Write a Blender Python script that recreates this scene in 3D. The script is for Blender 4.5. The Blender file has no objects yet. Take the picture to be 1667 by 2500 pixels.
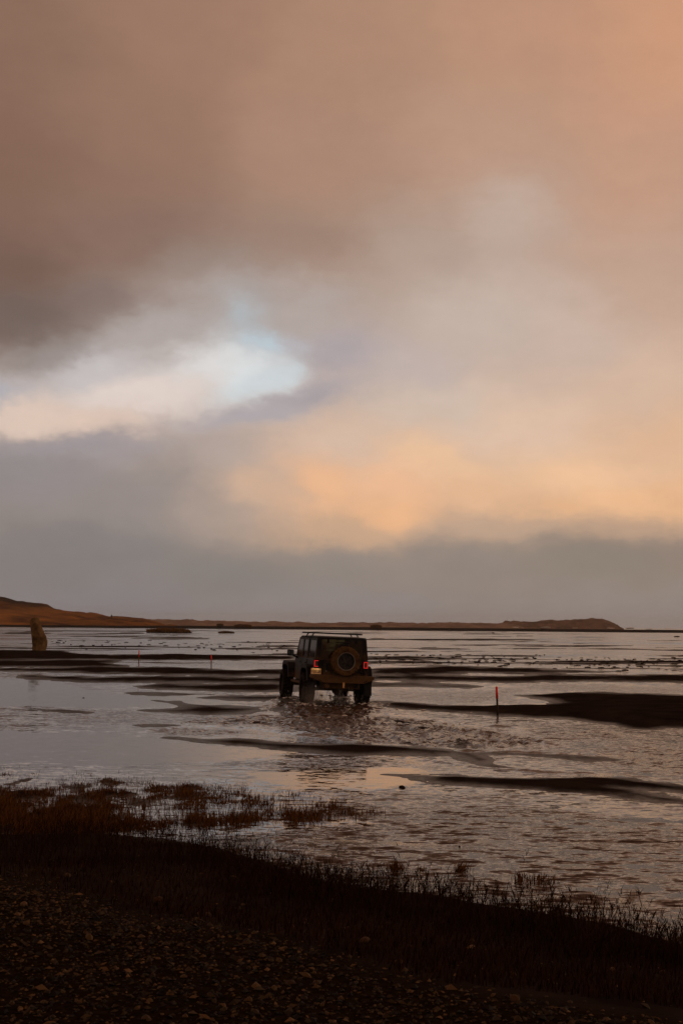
import bpy, bmesh, math, random
import numpy as np
from mathutils import Vector, Matrix

random.seed(7)
rng = np.random.default_rng(7)
R = math.radians
scene = bpy.context.scene
COL = scene.collection

# ----------------------------------------------------------------------------
# camera (photograph pixels are 1667 x 2500; helpers turn them into places)
# ----------------------------------------------------------------------------
W, H, F = 1667.0, 2500.0, 3000.0
CAM_H, PITCH, ROLL = 2.2, math.atan((1526 - 1250) / F), R(0.5)
cam_data = bpy.data.cameras.new("camera")
cam = bpy.data.objects.new("camera", cam_data)
COL.objects.link(cam)
cam_data.sensor_fit = 'VERTICAL'
cam_data.sensor_height = 36.0
cam_data.lens = 36.0 * F / H
cam_data.clip_start = 0.1
cam_data.clip_end = 60000
CAM_ROT = Matrix.Rotation(R(90) + PITCH, 3, 'X') @ Matrix.Rotation(ROLL, 3, 'Z')
cam.matrix_world = Matrix.Translation((0, 0, CAM_H)) @ CAM_ROT.to_4x4()
scene.camera = cam
CR = np.array(CAM_ROT)


def ray(px, py):
    d = CAM_ROT @ Vector(((px - W / 2) / F, (H / 2 - py) / F, -1.0))
    return d / d.y


def at(px, py, z=0.0):
    """the place on the level z that the photograph shows at px, py"""
    d = ray(px, py)
    t = (z - CAM_H) / d.z
    return Vector((d.x * t, d.y * t, z))


def at_dist(px, py, dist):
    d = ray(px, py)
    return Vector((d.x * dist, dist, CAM_H + d.z * dist))


def to_px(X, Y, Z):
    P = np.stack([X, Y, np.asarray(Z) - CAM_H + 0 * X], -1) @ CR
    w = np.where(P[..., 2] < -1e-3, -P[..., 2], 1e-3)
    return W / 2 + F * P[..., 0] / w, H / 2 - F * P[..., 1] / w


# ----------------------------------------------------------------------------
# sky, sun, exposure
# ----------------------------------------------------------------------------
def lin(c):
    return tuple(((v / 255.0) / 12.92 if v / 255.0 <= 0.04045 else ((v / 255.0 + 0.055) / 1.055) ** 2.4) for v in c)


SUN_AZ, SUN_EL = 62.0, 11.0          # degrees to the right of the view, above the horizon
world = bpy.data.worlds.new("World")
scene.world = world
world.use_nodes = True
world.cycles.sampling_method = 'MANUAL'
world.cycles.sample_map_resolution = 512
nt = world.node_tree
nt.nodes.clear()


def wn(t, **k):
    n = nt.nodes.new(t)
    for a, v in k.items():
        setattr(n, a, v)
    return n


def wmath(op, a, b=None, c=None):
    n = wn('ShaderNodeMath', operation=op)
    for i, v in enumerate((a, b, c)):
        if v is None:
            continue
        if isinstance(v, (int, float)):
            n.inputs[i].default_value = v
        else:
            nt.links.new(v, n.inputs[i])
    return n.outputs[0]


def wvec(op, a, b=None, c=None, scale=None):
    n = wn('ShaderNodeVectorMath', operation=op)
    for i, v in enumerate((a, b, c)):
        if v is None:
            continue
        if isinstance(v, tuple):
            n.inputs[i].default_value = v
        else:
            nt.links.new(v, n.inputs[i])
    if scale is not None:
        if isinstance(scale, (int, float)):
            n.inputs['Scale'].default_value = scale
        else:
            nt.links.new(scale, n.inputs['Scale'])
    return n.outputs['Value'] if op == 'DOT_PRODUCT' else n.outputs['Vector']


tc = wn('ShaderNodeTexCoord')
sep = wn('ShaderNodeSeparateXYZ')
nt.links.new(tc.outputs['Generated'], sep.inputs[0])
az = wmath('MULTIPLY', wmath('ARCTAN2', sep.outputs[0], sep.outputs[1]), 180 / math.pi)
el = wmath('MULTIPLY', wmath('ARCSINE', sep.outputs[2]), 180 / math.pi)
comb = wn('ShaderNodeCombineXYZ')
nt.links.new(az, comb.inputs[0])
nt.links.new(el, comb.inputs[1])


def wnoise(scale, detail, rough, stretch=(1, 1, 1.6)):
    m = wn('ShaderNodeMapping')
    m.inputs['Scale'].default_value = stretch
    nt.links.new(tc.outputs['Generated'], m.inputs['Vector'])
    n = wn('ShaderNodeTexNoise')
    n.inputs['Scale'].default_value = scale
    n.inputs['Detail'].default_value = detail
    n.inputs['Roughness'].default_value = rough
    nt.links.new(m.outputs[0], n.inputs['Vector'])
    return n


warp_a = wvec('MULTIPLY', wvec('SUBTRACT', wnoise(5.0, 3, 0.5).outputs['Color'], (0.5, 0.5, 0.5)), (4.0, 2.4, 0))
warp_b = wvec('MULTIPLY', wvec('SUBTRACT', wnoise(20.0, 7, 0.64).outputs['Color'], (0.5, 0.5, 0.5)), (3.0, 2.0, 0))
pos = wvec('ADD', wvec('ADD', comb.outputs[0], warp_a), warp_b)

# cloud masses: where in the sky, how wide, and the colour of their light
CLOUDS = [  # x, y, half width, half height, colour, weight, tilt
    (40, 60, 260, 200, (138, 106, 88)), (420, 60, 260, 200, (158, 122, 101)), (833, 90, 260, 200, (174, 135, 111)),
    (1250, 60, 240, 200, (190, 146, 119)), (1640, 60, 220, 220, (207, 154, 121)), (1610, 380, 200, 200, (195, 152, 127)),
    (1200, 330, 240, 180, (186, 148, 125)), (800, 380, 240, 180, (170, 134, 113)), (350, 330, 240, 180, (150, 115, 96)),
    (10, 380, 200, 180, (132, 100, 83)), (300, 580, 230, 110, (137, 108, 94)), (10, 640, 190, 120, (116, 90, 78)),
    (40, 785, 150, 75, (113, 97, 89), 1.0), (220, 735, 130, 65, (132, 114, 106)), (450, 655, 150, 65, (152, 133, 122)), (130, 875, 110, 40, (148, 136, 131), 1.0, 10), (720, 600, 220, 80, (156, 129, 113)),
    (560, 710, 150, 60, (176, 163, 157), 1.1), (380, 810, 140, 60, (178, 167, 163), 1.2, 16), (760, 770, 110, 60, (182, 169, 163)), (1050, 640, 190, 120, (180, 158, 144)), (1230, 520, 110, 120, (196, 174, 160), 1.3),
    (1180, 760, 200, 110, (200, 182, 170)), (1600, 660, 190, 150, (194, 162, 142)), (1420, 820, 170, 110, (205, 181, 166)),
    (590, 765, 66, 50, (180, 187, 192), 1.1, -40), (642, 845, 44, 32, (190, 205, 214), 1.3, 10), (715, 850, 50, 24, (184, 180, 184), 1.2),
    (655, 935, 80, 36, (206, 215, 219), 1.1, 22), (600, 910, 76, 46, (222, 227, 229), 1.1, -35), (530, 900, 90, 42, (226, 223, 221), 1.1),
    (240, 915, 140, 50, (200, 194, 194), 1.0, 8), (350, 975, 190, 46, (230, 214, 205), 1.2, 8),
    (80, 1035, 110, 30, (230, 205, 188), 1.4, -4), (240, 1040, 115, 32, (228, 201, 184), 1.3, 4), (0, 975, 50, 24, (176, 174, 180), 1.2),
    (830, 872, 110, 46, (172, 161, 164), 1.4, 8), (740, 985, 130, 24, (170, 161, 165), 1.6, 14), (600, 1025, 130, 22, (174, 166, 170), 1.5, 8), (200, 1105, 200, 24, (158, 149, 152), 1.3, 3),
    (1000, 900, 130, 70, (192, 176, 170)), (1050, 1000, 170, 60, (212, 191, 175)), (1560, 920, 170, 90, (218, 185, 161)),
    (1630, 1070, 160, 90, (228, 185, 150)), (1270, 1040, 170, 70, (226, 193, 168)), (830, 1090, 150, 60, (216, 188, 168)),
    (560, 1130, 150, 70, (182, 165, 156)), (90, 1150, 170, 55, (146, 137, 138)), (330, 1220, 180, 80, (150, 139, 135)),
    (795, 1180, 95, 70, (242, 187, 143), 1.3, -20), (970, 1175, 130, 65, (239, 187, 147), 1.2), (1070, 1125, 130, 40, (240, 197, 158), 1.3, -12),
    (985, 1236, 100, 34, (240, 183, 136), 1.2, 6), (1190, 1190, 110, 50, (232, 185, 146)), (1430, 1150, 140, 52, (242, 196, 155), 1.4, -8),
    (1540, 1200, 110, 42, (242, 188, 142), 1.4, -8), (1380, 1228, 110, 30, (236, 184, 140), 1.2, 4), (1650, 1195, 70, 55, (230, 179, 136)),
    (540, 1255, 120, 60, (172, 153, 142)), (860, 1290, 140, 40, (202, 166, 137), 1.2, 4), (1240, 1268, 150, 38, (192, 161, 138), 1.2), (640, 1195, 100, 60, (216, 179, 151), 1.2), (1540, 1272, 130, 34, (190, 157, 133), 1.1),
    (180, 1350, 220, 80, (130, 124, 123)), (560, 1410, 200, 65, (134, 127, 124)), (860, 1385, 180, 56, (143, 133, 127), 1.1),
    (1120, 1360, 180, 58, (143, 131, 124), 1.1), (1450, 1358, 210, 60, (138, 126, 117), 1.1), (1650, 1330, 90, 45, (144, 127, 118), 1.1),
    (200, 1490, 260, 60, (134, 129, 132)), (833, 1500, 260, 60, (143, 135, 134)), (1450, 1490, 260, 60, (144, 134, 130)),
]
# the cloud cover beyond, by height: grey at the horizon, brown above, heavier overhead
ramp = wn('ShaderNodeValToRGB')
ramp.color_ramp.elements[0].position = 0.0
ramp.color_ramp.elements[0].color = (*lin((146, 134, 128)), 1)
ramp.color_ramp.elements[1].position = 1.0
ramp.color_ramp.elements[1].color = (*lin((122, 91, 73)), 1)
for p, c in ((0.12, (176, 150, 134)), (0.3, (164, 123, 100))):
    e = ramp.color_ramp.elements.new(p)
    e.color = (*lin(c), 1)
nt.links.new(wmath('DIVIDE', wmath('MAXIMUM', el, 0.0), 90.0), ramp.inputs[0])
BASE_W = 0.012
accC = wvec('SCALE', ramp.outputs[0], scale=BASE_W)
accW = None
for cloud in CLOUDS:
    cx, cy, sx, sy, rgb = cloud[:5]
    cw = cloud[5] if len(cloud) > 5 else 1.0
    crot = cloud[6] if len(cloud) > 6 else 0.0
    d = ray(cx, cy).normalized()
    a0, e0 = math.degrees(math.atan2(d.x, d.y)), math.degrees(math.asin(d.z))
    k = math.degrees(1 / F)
    m = wn('ShaderNodeMapping', vector_type='TEXTURE')
    m.inputs['Location'].default_value = (a0, e0, 0)
    m.inputs['Scale'].default_value = (sx * k * 0.8, sy * k * 0.8, 1)
    m.inputs['Rotation'].default_value = (0, 0, R(crot))
    nt.links.new(pos, m.inputs['Vector'])
    wgt = wmath('POWER', wmath('ADD', wvec('DOT_PRODUCT', m.outputs[0], m.outputs[0]), 1.0), -2.2)
    if cw != 1.0:
        wgt = wmath('MULTIPLY', wgt, cw)
    accC = wvec('MULTIPLY_ADD', lin(rgb), wgt, accC)
    accW = wmath('ADD', accW if accW is not None else BASE_W, wgt)
cl = wvec('SCALE', accC, scale=wmath('DIVIDE', 1.0, accW))
mott = wmath('MULTIPLY_ADD', wnoise(9.0, 6, 0.6, (1, 1, 2.2)).outputs[0], 0.22, 0.89)
mott2 = wmath('MULTIPLY_ADD', wnoise(46.0, 5, 0.65, (1, 1, 1.5)).outputs[0], 0.09, 0.955)
cl = wvec('SCALE', cl, scale=wmath('MULTIPLY', mott, mott2))
sky = wn('ShaderNodeTexSky', sky_type='NISHITA')
sky.sun_disc = False
sky.sun_elevation = R(SUN_EL)
sky.sun_rotation = R(SUN_AZ)
bg_sky = wn('ShaderNodeBackground')
bg_sky.inputs['Strength'].default_value = 0.1
nt.links.new(sky.outputs[0], bg_sky.inputs[0])
bg_cl = wn('ShaderNodeBackground')
bg_cl.inputs['Strength'].default_value = 1.0
nt.links.new(cl, bg_cl.inputs[0])
mixs = wn('ShaderNodeMixShader')
mixs.inputs[0].default_value = 0.97            # closed overcast, a trace of the clear sky above it
nt.links.new(bg_sky.outputs[0], mixs.inputs[1])
nt.links.new(bg_cl.outputs[0], mixs.inputs[2])
wout = wn('ShaderNodeOutputWorld')
nt.links.new(mixs.outputs[0], wout.inputs[0])

sun_data = bpy.data.lights.new("sun", 'SUN')
sun_data.energy = 0.5
sun_data.angle = R(16)
sun_data.color = (1.0, 0.72, 0.48)
sun = bpy.data.objects.new("sun", sun_data)
COL.objects.link(sun)
sd = Vector((math.sin(R(SUN_AZ)) * math.cos(R(SUN_EL)), math.cos(R(SUN_AZ)) * math.cos(R(SUN_EL)), math.sin(R(SUN_EL))))
sun.rotation_euler = sd.to_track_quat('Z', 'Y').to_euler()

scene.view_settings.view_transform = 'Standard'
scene.view_settings.look = 'None'
scene.view_settings.exposure = 0.0
scene.view_settings.gamma = 1.0
scene.view_settings.use_curve_mapping = False
scene.cycles.use_denoising = True
scene.cycles.max_bounces = 6
scene.cycles.volume_bounces = 0


# ----------------------------------------------------------------------------
# helpers: noise, materials, meshes
# ----------------------------------------------------------------------------
def _hash(ix, iy, seed):
    h = (ix.astype(np.int64) * 374761393 + iy.astype(np.int64) * 668265263 + seed * 974711) & 0xFFFFFFFF
    h = ((h ^ (h >> 13)) * 1274126177) & 0xFFFFFFFF
    h = (h ^ (h >> 16)) & 0xFFFFFF
    return h / float(0xFFFFFF)


def vnoise(x, y, seed=0):
    ix, iy = np.floor(x), np.floor(y)
    fx, fy = x - ix, y - iy
    fx, fy = fx * fx * (3 - 2 * fx), fy * fy * (3 - 2 * fy)
    a, b = _hash(ix, iy, seed), _hash(ix + 1, iy, seed)
    c, d = _hash(ix, iy + 1, seed), _hash(ix + 1, iy + 1, seed)
    return (a + (b - a) * fx) * (1 - fy) + (c + (d - c) * fx) * fy


def fbm(x, y, octaves=4, seed=0, gain=0.5):
    s, a, t = 0.0, 1.0, 0.0
    for o in range(octaves):
        s = s + a * vnoise(x * 2 ** o + 17.3 * o, y * 2 ** o - 9.1 * o, seed + o)
        t += a
        a *= gain
    return s / t - 0.5


def smooth(a, b, x):
    t = np.clip((x - a) / (b - a), 0, 1)
    return t * t * (3 - 2 * t)


def poly_sdf(px, py, poly, xs=0.12):
    """signed distance (inside > 0) in photograph pixels, width counted less than height"""
    P = np.array(poly, float)
    inside = np.zeros(px.shape, bool)
    dist = np.full(px.shape, 1e9)
    n = len(P)
    for i in range(n):
        x1, y1 = P[i]
        x2, y2 = P[(i + 1) % n]
        c = (y1 > py) != (y2 > py)
        if y1 != y2:
            inside ^= c & (px < (x2 - x1) * (py - y1) / (y2 - y1) + x1)
        ax, ay, bx, by = x1 * xs, y1, x2 * xs, y2
        ex, ey = bx - ax, by - ay
        L = ex * ex + ey * ey + 1e-9
        t = np.clip(((px * xs - ax) * ex + (py - ay) * ey) / L, 0, 1)
        dist = np.minimum(dist, np.hypot(px * xs - ax - t * ex, py - ay - t * ey))
    return np.where(inside, dist, -dist)


def mat(name, color=(0.5, 0.5, 0.5), rough=0.6, spec=0.5, metal=0.0, var=None, var_scale=5.0, var_detail=6, bump=0.0,
        bump_scale=40.0, coords='Object', ior=None, emit=None, emit_strength=0.0, lo=0.35, hi=0.65):
    m = bpy.data.materials.new(name)
    m.use_nodes = True
    t = m.node_tree
    b = t.nodes['Principled BSDF']
    b.inputs['Base Color'].default_value = (*color, 1)
    b.inputs['Roughness'].default_value = rough
    b.inputs['Specular IOR Level'].default_value = spec
    b.inputs['Metallic'].default_value = metal
    if ior:
        b.inputs['IOR'].default_value = ior
    if emit:
        b.inputs['Emission Color'].default_value = (*emit, 1)
        b.inputs['Emission Strength'].default_value = emit_strength
    tcn = t.nodes.new('ShaderNodeTexCoord')
    if var is not None:
        n = t.nodes.new('ShaderNodeTexNoise')
        n.inputs['Scale'].default_value = var_scale
        n.inputs['Detail'].default_value = var_detail
        n.inputs['Roughness'].default_value = 0.62
        t.links.new(tcn.outputs[coords], n.inputs['Vector'])
        r = t.nodes.new('ShaderNodeValToRGB')
        r.color_ramp.elements[0].position = lo
        r.color_ramp.elements[1].position = hi
        r.color_ramp.elements[0].color = (*color, 1)
        r.color_ramp.elements[1].color = (*var, 1)
        t.links.new(n.outputs[0], r.inputs[0])
        t.links.new(r.outputs[0], b.inputs['Base Color'])
    if bump:
        n2 = t.nodes.new('ShaderNodeTexNoise')
        n2.inputs['Scale'].default_value = bump_scale
        n2.inputs['Detail'].default_value = 5
        t.links.new(tcn.outputs[coords], n2.inputs['Vector'])
        bm_ = t.nodes.new('ShaderNodeBump')
        bm_.inputs['Strength'].default_value = bump
        bm_.inputs['Distance'].default_value = 0.02
        t.links.new(n2.outputs[0], bm_.inputs['Height'])
        t.links.new(bm_.outputs[0], b.inputs['Normal'])
    return m


def tag(o, label=None, cat=None, group=None, kind=None):
    for k, v in (('label', label), ('category', cat), ('group', group), ('kind', kind)):
        if v:
            o[k] = v
    return o


def link(name, me, material=None, parent=None):
    o = bpy.data.objects.new(name, me)
    COL.objects.link(o)
    if material is not None and not me.materials:
        me.materials.append(material)
    if parent is not None:
        o.parent = parent
    return o


def empty(name, loc, rot=(0, 0, 0)):
    o = bpy.data.objects.new(name, None)
    o.empty_display_size = 0.3
    o.location = loc
    o.rotation_euler = rot
    COL.objects.link(o)
    return o


def np_mesh(name, co, faces, smooth_shade=True):
    """co (n,3); faces (m,k) with k = 3 or 4"""
    me = bpy.data.meshes.new(name)
    co = np.asarray(co, np.float32)
    faces = np.asarray(faces, np.int32)
    m, k = faces.shape
    me.vertices.add(len(co))
    me.vertices.foreach_set('co', co.ravel())
    me.loops.add(m * k)
    me.loops.foreach_set('vertex_index', faces.ravel())
    me.polygons.add(m)
    me.polygons.foreach_set('loop_start', np.arange(m, dtype=np.int32) * k)
    me.polygons.foreach_set('loop_total', np.full(m, k, np.int32))
    me.polygons.foreach_set('use_smooth', np.full(m, smooth_shade, bool))
    me.update(calc_edges=True)
    return me


def add_attr(me, name, vals):
    a = me.attributes.new(name, 'FLOAT', 'POINT')
    a.data.foreach_set('value', np.asarray(vals, np.float32))


def bm_obj(name, bm, material, parent=None, smooth_shade=False, bevel=0.0, segs=2):
    bmesh.ops.recalc_face_normals(bm, faces=bm.faces)
    if bevel:
        bmesh.ops.bevel(bm, geom=[e for e in bm.edges if len(e.link_faces) == 2 and e.calc_face_angle(0) > 0.5],
                        offset=bevel, segments=segs, profile=0.6, affect='EDGES', clamp_overlap=True)
    me = bpy.data.meshes.new(name)
    bm.to_mesh(me)
    bm.free()
    for p in me.polygons:
        p.use_smooth = smooth_shade
    return link(name, me, material, parent)


def bx(bm, c, s, rot=None):
    M = Matrix.Translation(c)
    if rot is not None:
        M = M @ rot
    M = M @ Matrix.Diagonal((s[0], s[1], s[2], 1))
    bmesh.ops.create_cube(bm, size=1.0, matrix=M)


def prism(bm, pts, lo, hi, axis='X'):
    """a closed outline pushed along an axis"""
    def v(p, t):
        return {'X': (t, p[0], p[1]), 'Y': (p[0], t, p[1]), 'Z': (p[0], p[1], t)}[axis]
    a = [bm.verts.new(v(p, lo)) for p in pts]
    b = [bm.verts.new(v(p, hi)) for p in pts]
    bm.faces.new(a)
    bm.faces.new(list(reversed(b)))
    n = len(pts)
    for i in range(n):
        bm.faces.new((a[i], b[i], b[(i + 1) % n], a[(i + 1) % n]))


def rod(bm, p0, p1, r, seg=8, r2=None):
    p0, p1 = Vector(p0), Vector(p1)
    d = p1 - p0
    M = Matrix.Translation((p0 + p1) / 2) @ d.to_track_quat('Z', 'Y').to_matrix().to_4x4()
    bmesh.ops.create_cone(bm, cap_ends=True, segments=seg, radius1=r, radius2=r if r2 is None else r2, depth=d.length, matrix=M)


def lathe(bm, prof, seg=48, lug=None):
    """profile (radius, x) spun about the X axis"""
    rings = []
    for i in range(seg):
        a = 2 * math.pi * i / seg
        ring = []
        for j, (r, x) in enumerate(prof):
            rr, xx = (r, x) if lug is None else lug(i, j, r, x)
            ring.append(bm.verts.new((xx, math.sin(a) * rr, math.cos(a) * rr)))
        rings.append(ring)
    n = len(prof)
    for i in range(seg):
        A, B = rings[i], rings[(i + 1) % seg]
        for j in range(n - 1):
            bm.faces.new((A[j], A[j + 1], B[j + 1], B[j]))


# ----------------------------------------------------------------------------
# the flats: sand bars, banks and the far shore as one ground sheet, the water as another
# ----------------------------------------------------------------------------
BARS = [  # outlines of the bars of black sand, and how high they stand (m)
    ([(-200, 1587), (60, 1588), (150, 1590), (195, 1597), (310, 1600), (420, 1597), (560, 1600), (715, 1604), (715, 1609), (560, 1611), (420, 1611), (300, 1611), (240, 1609), (80, 1610), (-200, 1610)], .10, 0),
    ([(-200, 1614), (60, 1613), (200, 1611), (290, 1614), (265, 1619), (310, 1627), (245, 1627), (80, 1627), (-200, 1627)], .10, 0),
    ([(-200, 1633), (60, 1632), (250, 1627), (420, 1629), (515, 1633), (715, 1635), (715, 1650), (560, 1650), (420, 1648), (250, 1644), (120, 1641), (30, 1638), (-200, 1637)], .11, 0),
    ([(60, 1648), (130, 1650), (250, 1652), (420, 1651), (600, 1654), (720, 1654), (720, 1666), (520, 1667), (420, 1665), (300, 1664), (130, 1661), (60, 1653)], .09, 0),
    ([(335, 1676), (420, 1671), (520, 1670), (610, 1669), (720, 1672), (720, 1688), (560, 1689), (420, 1685), (360, 1681)], .08, 0),
    ([(320, 1691), (420, 1692), (520, 1695), (430, 1697), (340, 1694)], .03, 0),
    ([(480, 1703), (560, 1699), (690, 1700), (760, 1704), (760, 1712), (560, 1708), (500, 1706)], .06, 0),
    ([(390, 1712), (430, 1712), (455, 1718), (510, 1722), (560, 1726), (640, 1727), (700, 1728), (610, 1740), (520, 1743), (430, 1741), (370, 1738), (365, 1734), (440, 1731), (478, 1725), (440, 1719)], .06, 0),
    ([(100, 1731), (140, 1731), (200, 1735), (206, 1740), (150, 1739), (125, 1736)], .04, 0),
    ([(328, 1771), (370, 1768), (445, 1770), (440, 1774), (350, 1775)], .03, 0),
    ([(430, 1802), (500, 1805), (600, 1809), (700, 1815), (800, 1817), (900, 1817), (1000, 1822), (1060, 1827), (1120, 1833), (1160, 1840), (1215, 1865), (1258, 1881), (1238, 1883), (1200, 1876), (1140, 1850), (1110, 1841), (1060, 1844), (1000, 1842), (900, 1842), (800, 1839), (700, 1831), (560, 1819), (480, 1810)], .075, 0),
    ([(1110, 1832), (1200, 1836), (1350, 1842), (1480, 1848), (1500, 1855), (1440, 1860), (1340, 1848), (1200, 1840)], .04, 0),
    ([(950, 1891), (1080, 1894), (1200, 1902), (1330, 1904), (1450, 1899), (1530, 1902), (1667, 1923), (1800, 1940), (1800, 1956), (1667, 1936), (1560, 1925), (1500, 1922), (1667, 1950), (1800, 1968), (1800, 1984), (1667, 1962), (1600, 1960), (1480, 1942), (1350, 1932), (1240, 1924), (1150, 1917), (1085, 1916), (1050, 1911)], .06, 1),
    ([(895, 1634), (990, 1630), (1100, 1627), (1240, 1630), (1390, 1636), (1510, 1640), (1380, 1643), (1240, 1644), (1140, 1642), (1080, 1646), (895, 1646)], .10, 0),
    ([(895, 1647), (1000, 1647), (1130, 1650), (1240, 1652), (1350, 1648), (1500, 1648), (1667, 1647), (1900, 1647), (1900, 1670), (1667, 1667), (1500, 1662), (1400, 1662), (1300, 1665), (1240, 1664), (1100, 1663), (895, 1660)], .11, 0),
    ([(895, 1668), (1000, 1667), (1100, 1671), (1178, 1676), (1140, 1681), (1000, 1678), (895, 1675)], .06, 0),
    ([(1275, 1698), (1385, 1691), (1450, 1691), (1560, 1695), (1667, 1698), (1900, 1700), (1900, 1778), (1667, 1776), (1620, 1776), (1580, 1780), (1545, 1780), (1510, 1772), (1420, 1760), (1320, 1752), (1212, 1746), (1140, 1742), (1080, 1737), (1000, 1732), (930, 1722), (905, 1713), (1000, 1718), (1100, 1722), (1212, 1722), (1330, 1721), (1385, 1716), (1290, 1701)], .16, 0),
    ([(350, 1748), (470, 1742), (700, 1736), (620, 1744), (480, 1748)], .0, 0),
]
WAKE = [  # water churned up by the vehicle
    ([(440, 1764), (470, 1757), (520, 1752), (700, 1747), (900, 1743), (1000, 1750), (1120, 1770), (1240, 1786), (1340, 1810), (1300, 1822), (1150, 1829), (1050, 1824), (950, 1818), (880, 1811), (700, 1777), (600, 1770), (480, 1770)], 1.0),
    ([(330, 1783), (460, 1776), (640, 1786), (560, 1794), (420, 1795)], 0.55),
    ([(910, 1764), (1000, 1757), (1110, 1772), (1210, 1786), (1080, 1790), (960, 1780)], 1.3),
    ([(1130, 1822), (1190, 1806), (1290, 1802), (1335, 1814), (1240, 1830)], 1.2),
    ([(1280, 1785), (1500, 1780), (1600, 1795), (1450, 1805)], 0.5),
    ([(1480, 1830), (1667, 1820), (1800, 1850), (1667, 1890), (1520, 1870)], 0.5),
    ([(640, 1704), (930, 1708), (950, 1740), (700, 1748), (620, 1730)], 1.1),
]
RIPPLE = [  # open water roughened by the wind: outline, strength
    ([(700, 1975), (900, 1960), (1100, 1955), (1400, 1975), (1667, 2010), (1900, 2030), (1900, 2400), (1400, 2300), (900, 2200), (500, 2110), (420, 2060), (600, 2035), (900, 2010)], 1.9),
    ([(900, 1684), (1280, 1678), (1290, 1720), (900, 1718)], 1.35),
    ([(1230, 1668), (1900, 1674), (1900, 1700), (1300, 1694)], 1.35),
    ([(300, 1612), (715, 1613), (715, 1632), (330, 1628)], 1.2),
    ([(90, 1733), (420, 1727), (640, 1744), (430, 1778), (100, 1775)], 0.8),
    ([(480, 1858), (900, 1846), (980, 1868), (760, 1882), (560, 1880)], 1.0),
    ([(1250, 1760), (1900, 1790), (1900, 1910), (1400, 1895), (1300, 1830)], 1.2),
    ([(1100, 1840), (1460, 1860), (1500, 1895), (1100, 1890), (960, 1860)], 0.55),
    ([(840, 1930), (1300, 1935), (1400, 1965), (800, 1985)], 0.9),
]
SLICK = [  # still water
    ([(-300, 1655), (110, 1655), (280, 1695), (620, 1700), (560, 1722), (300, 1728), (-300, 1728)], 0.0),
    ([(-300, 1776), (330, 1788), (430, 1812), (620, 1825), (720, 1838), (640, 1850), (480, 1860), (300, 1870), (-300, 1860)], 0.05),
    ([(560, 1882), (1000, 1872), (1080, 1905), (900, 1930), (700, 1925)], 0.04),
]
BANK = [(-3000, 1990), (-600, 2015), (0, 2040), (250, 2044), (420, 2058), (560, 2085), (760, 2132), (900, 2170), (1100, 2192), (1300, 2222), (1500, 2262), (1667, 2306), (2300, 2480), (4000, 3000), (4000, 9000), (-3000, 9000)]
GRAVEL = [(-3000, 2060), (0, 2112), (150, 2136), (300, 2188), (450, 2240), (600, 2285), (750, 2335), (850, 2392), (1000, 2440), (1300, 2490), (1700, 2540), (4000, 2900), (4000, 9000), (-3000, 9000)]
MARSH = [(-1200, 1850), (0, 1866), (150, 1868), (300, 1880), (450, 1897), (600, 1915), (750, 1940), (880, 1972), (910, 1990), (760, 2010), (600, 2018), (450, 2026), (250, 2036), (0, 2045), (-1200, 2030)]


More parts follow.
